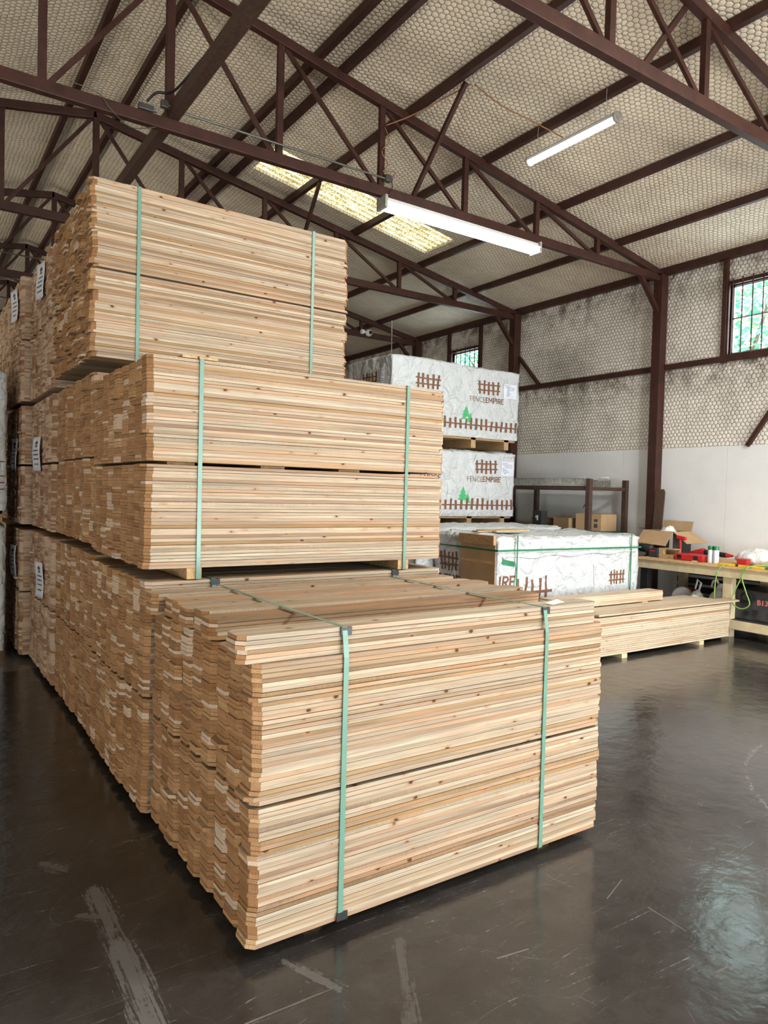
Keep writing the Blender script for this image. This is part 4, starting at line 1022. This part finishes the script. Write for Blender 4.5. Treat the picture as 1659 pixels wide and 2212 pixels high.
o = mbx.build('round_port', 'black', bx, smooth=False); o.location = (-.315, .25, .275); o.rotation_euler = (0, 0, math.pi)
for y, z in ((-.06, .10), (.24, .09), (.13, .11)): MB().lathe([(.03, 0), (.03, .02), (.015, .02)], (-.32, y, z), 'X', 14).build('knob', 'black', bx)
v, f, wd = text_mesh('B13', .085, .002)
tb = MB().add([(-.3035, .125 - x, .20 + y) for x, y, z in v], f); tb.build('chalk_lettering', 'pink_ink', bx)
# under-bench clutter
bu = thing('plastic_bucket', 'white lidded bucket lying on its side under the workbench', 'bucket', (8.42, 5.47, .3585))
MB().lathe([(.125, -.02), (.138, .0), (.138, .02), (.125, .03)], (0, 0, 0), 'X', 28).build('lid', 'white_plastic', bu)
MB().lathe([(.128, .03), (.110, .32)], (0, 0, 0), 'X', 28).build('body', 'orange', bu)
bu.rotation_euler = (0, 0, .25)
def lumpy(name, label, cat, c, r, seed, mat='bag', cone=0.0, parts=None):
    t = thing(name, label, cat, c); mb = MB(); rnd = random.Random(seed); nu, nv = 28, 18
    for j in range(nv + 1):
        th = math.pi * j / nv
        for i in range(nu):
            ph = 2 * math.pi * i / nu
            d = Vector((math.sin(th) * math.cos(ph), math.sin(th) * math.sin(ph), math.cos(th)))
            q = d * 2.0 + Vector((seed, seed * 2, 0))
            k = 1 + .16 * noise.noise(q) + .10 * (1 - min(1, abs(noise.noise(q * 2.2)) * 4)) - .06
            taper = 1 - cone * max(0, d.z)
            p = Vector((d.x * r[0] * k * taper, d.y * r[1] * k * taper, max(d.z * r[2] * k, -r[2] * .8)))
            mb.v.append((p.x, p.y, p.z + r[2] * .8))
    for j in range(nv):
        for i in range(nu): mb.face([j * nu + i, (j + 1) * nu + i, (j + 1) * nu + (i + 1) % nu, j * nu + (i + 1) % nu])
    mb.build('bag_body', mat, t, smooth=True); return t
g1 = lumpy('shopping_bag', 'crumpled white plastic bag with red print leaning on the bench leg', 'plastic bag', (8.42, 4.95, .219), (.13, .145, .21), 3, cone=.6)
MB().box(-.139, -.136, -.03, .05, .14, .20).build('print', 'red', g1); MB().box(-.139, -.136, .02, .09, .11, .135).build('print', 'ink', g1)
MB().tube([(0, .02, .36), (0, .05, .42), (0, .10, .40), (0, .12, .33)], .014, 8).build('handle', 'bag', g1)
g2 = lumpy('shopping_bag', 'white plastic bag with blue print between the bucket and the other bag', 'plastic bag', (8.38, 5.235, .219), (.11, .12, .15), 8, cone=.4)
MB().box(-.116, -.113, -.09, -.02, .08, .14).build('print', 'blue', g2)
MB().tube([(0, -.02, .26), (0, -.05, .36), (0, .0, .40), (0, .03, .28)], .013, 8).build('handle', 'bag', g2)

# things on the bench
ZB = .851
t = carton('open cardboard box with spread flaps holding a white bag, on the workbench', 8.80, 5.98, ZB, .42, .46, .34, .0, True, 'charcoal')
mbf = MB().bar((-.21, 0, .345), (-.36, 0, .20), .46, .005, (0, 1, 0)); 
def flap(pts, mat='cardboard'):
    mb = MB(); P = [Vector(p) for p in pts]; n = (P[1] - P[0]).cross(P[2] - P[0]).normalized() * .005
    mb.add([tuple(p) for p in P] + [tuple(p + n) for p in P], [(3, 2, 1, 0), (4, 5, 6, 7)] + [(i, (i + 1) % 4, (i + 1) % 4 + 4, i + 4) for i in range(4)]); return mb.build('flap', mat, t)
flap([(-.21, -.23, .345), (-.21, .23, .345), (-.34, .27, .17), (-.34, -.21, .15)])
flap([(-.21, -.23, .345), (.21, -.23, .345), (.17, -.50, .21), (-.24, -.46, .20)])
flap([(.21, -.23, .345), (.21, .23, .345), (.25, .23, .48), (.25, -.23, .48)]); flap([(-.21, .23, .345), (.17, .23, .345), (.17, .30, .24), (-.21, .30, .24)])
MB().box(-.214, -.2105, -.229, -.18, .0, .33).box(-.214, -.2105, .18, .229, .0, .33).build('bag_liner', 'bag', t)
lumpy('white_bag', 'white bag bulging out of the open cardboard box on the workbench', 'plastic bag', (8.80, 5.97, ZB + .10), (.16, .13, .17), 21)
dr = thing('cordless_drill', 'black cordless tool with blue battery at the left end of the workbench', 'power tool', (8.40, 5.99, ZB))
MB().lathe([(.03, -.12), (.055, -.09), (.062, 0), (.055, .08), (.03, .10)], (0, .04, .11), 'Y', 18).build('motor_housing', 'black', dr, smooth=True)
MB().bar((0, .0, .09), (0, -.06, .02), .05, .05).build('handle', 'black', dr, bevel=.01)
MB().box(-.05, .05, -.19, -.04, .0, .12).build('battery', 'charcoal', dr, bevel=.012)
MB().box(-.052, .052, -.195, -.175, .01, .115).build('battery_band', 'blue', dr); MB().box(-.0525, -.050, -.14, -.06, .075, .09).build('stripe', 'red', dr)
MB().lathe([(.018, .1), (.022, .14), (.008, .17)], (0, .04, .11), 'Y', 14).build('chuck', 'grey_steel', dr)
cr = thing('wood_block_tray', 'rough open wooden tray next to the cordless tool on the workbench', 'wooden tray', (8.41, 5.67, ZB))
MB().box(-.07, .07, -.115, .115, 0, .05).build('base', 'rough_wood', cr); MB().box(-.07, -.01, .045, .115, .05, .12).build('block', 'rough_wood', cr)
MB().box(.05, .07, -.115, .115, .05, .12).build('back_wall', 'rough_wood', cr); MB().box(-.07, .07, -.115, .115, .12, .13).build('lid_board', 'rough_wood', cr)
rc = thing('red_tool_case', 'long red plastic tool case with black latches on the workbench', 'tool case', (8.40, 5.32, ZB))
MB().box(-.09, .09, -.19, .21, 0, .085).build('case', 'red', rc, bevel=.015)
for y in (-.09, .14): MB().box(-.096, -.088, y - .03, y + .03, .02, .07).build('latch', 'black', rc)
MB().box(-.097, -.089, -.11, -.04, .0, .012).build('latch', 'white_plastic', rc)
gu = thing('sealant_gun', 'red upright caulking tool standing before the open box', 'hand tool', (8.545, 5.60, ZB))
MB().tube([(0, 0, 0), (0, 0.01, .26)], .016, 10).build('shaft', 'red', gu)
MB().bar((0, -.075, .265), (0, .06, .285), .05, .045).build('handle', 'red', gu, bevel=.01)
MB().lathe([(.06, 0), (.055, .05), (.02, .08)], (0, 0, 0)).build('foot', 'charcoal', gu)
gr = thing('angle_grinder', 'red and black power tool lying behind the red case on the workbench', 'power tool', (8.68, 5.28, ZB))
MB().tube([(0, .26, .05), (0, .06, .11)], [.045, .05], 14).build('body', 'red', gr); MB().tube([(0, .06, .10), (0, -.24, .085)], [.038, .032], 14).build('grip', 'black', gr)
MB().lathe([(.065, 0), (.065, .02), (.03, .04)], (0, .28, .0)).build('guard', 'charcoal', gr)
MB().tube([(0, -.24, .085), (0, -.33, .085)], [.03, .012], 10).build('nozzle', 'red', gr)
for y, lab in ((4.99, 'right one of two white spray cans with green caps on the workbench'), (5.063, 'left one of two white spray cans with green caps on the workbench')):
    s_ = thing('spray_can', lab, 'spray can', (8.36, y, ZB), 'green capped spray cans')
    MB().lathe([(.033, 0), (.034, .005), (.034, .155), (.030, .165)], (0, 0, 0), n=22).build('can', 'white_plastic', s_, smooth=False)
    MB().lathe([(.034, .165), (.034, .205), (.031, .212)], (0, 0, 0), n=22).build('cap', 'green_cap', s_)
    MB().lathe([(.0344, .05), (.0344, .12)], (0, 0, 0), n=22).build('label_band', 'paper', s_)
lumpy('shopping_bag', 'white plastic bag slumped on the worktop behind the red cup', 'plastic bag', (8.62, 4.62, ZB), (.16, .24, .115), 14)
cp = thing('red_cup', 'small red square plastic tub on the workbench beside the yellow level', 'tub', (8.34, 4.63, ZB))
MB().add([(-.04, -.055, 0), (.04, -.055, 0), (.04, .055, 0), (-.04, .055, 0), (-.045, -.06, .085), (.045, -.06, .085), (.045, .06, .085), (-.045, .06, .085)],
         [(3, 2, 1, 0), (4, 5, 6, 7), (0, 1, 5, 4), (1, 2, 6, 5), (2, 3, 7, 6), (3, 0, 4, 7)]).build('body', 'red', cp)
MB().box(-.05, .05, -.066, .066, .078, .09).build('rim', 'red', cp)
yl = thing('spirit_level', 'long yellow spirit level lying along the workbench front edge', 'spirit level', (8.20, 4.35, ZB))
MB().box(-.012, .012, -.6, .52, 0, .028).build('bar', 'yellow', yl, bevel=.003); MB().box(-.013, .013, .26, .29, .004, .029).build('joint', 'black', yl); MB().box(-.013, .013, -.1, -.06, .004, .029).build('vial', 'green_cap', yl)
tp = thing('tripod_pole', 'black clamp head on a thin metal pole lying on the workbench at the right edge', 'tripod', (8.85, 4.42, ZB))
MB().tube([(0, .02, .115), (.02, -.9, .09)], .009, 8).build('pole', 'grey_steel', tp)
MB().lathe([(.03, -.04), (.04, 0), (.03, .04)], (0, .03, .115), 'Y', 14).build('clamp', 'black', tp); MB().bar((0, .05, .13), (0, .16, .15), .035, .05).build('head', 'black', tp, bevel=.01)
MB().tube([(0, .02, .11), (0, .02, 0.0)], .012, 8).build('foot', 'black', tp); MB().tube([(.02, -.86, .09), (.02, -.86, 0)], .012, 8).build('foot', 'black', tp)
sd = thing('screwdriver', 'red and black screwdriver at the right end of the bench front', 'hand tool', (8.36, 4.22, ZB))
MB().tube([(0, .10, .016), (0, .02, .016)], .014, 10).build('handle', 'black', sd); MB().tube([(0, .02, .016), (0, -.10, .016)], .014, 10).build('grip', 'red', sd)
wire('extension_cable', [(8.30, 4.70, .862), (8.16, 4.76, .86), (8.118, 4.81, .80), (8.115, 4.84, .65), (8.12, 4.85, .47), (8.12, 4.85, .33)], .008, 'lime', 'lime green cable hanging over the bench edge by the leg')
wire('extension_cable', [(8.6, 3.9, .99), (8.42, 4.2, .92), (8.22, 4.42, .885), (8.118, 4.47, .85), (8.115, 4.53, .72), (8.11, 4.62, .50), (8.11, 4.60, .41), (8.11, 4.50, .375), (8.11, 4.41, .44), (8.11, 4.46, .58), (8.112, 4.515, .74), (8.118, 4.50, .84), (8.22, 4.40, .883), (8.5, 4.0, .90)],
     .008, 'lime', 'lime green cable looping down in front of the black tank')
# scrap of white plastic on the front bundle
mb = MB(); mb.add([(0, 0, 0), (.10, .015, .004), (.06, .035, .012), (-.01, .04, .003), (.05, .02, .02)], [(0, 1, 4), (1, 2, 4), (2, 3, 4), (3, 0, 4), (3, 2, 1, 0)])
tag(mb.build('plastic_scrap', 'white_plastic', loc=(2.46, 2.25, 1.134)), 'tiny white plastic scrap lying on top of the front bundle', 'scrap')
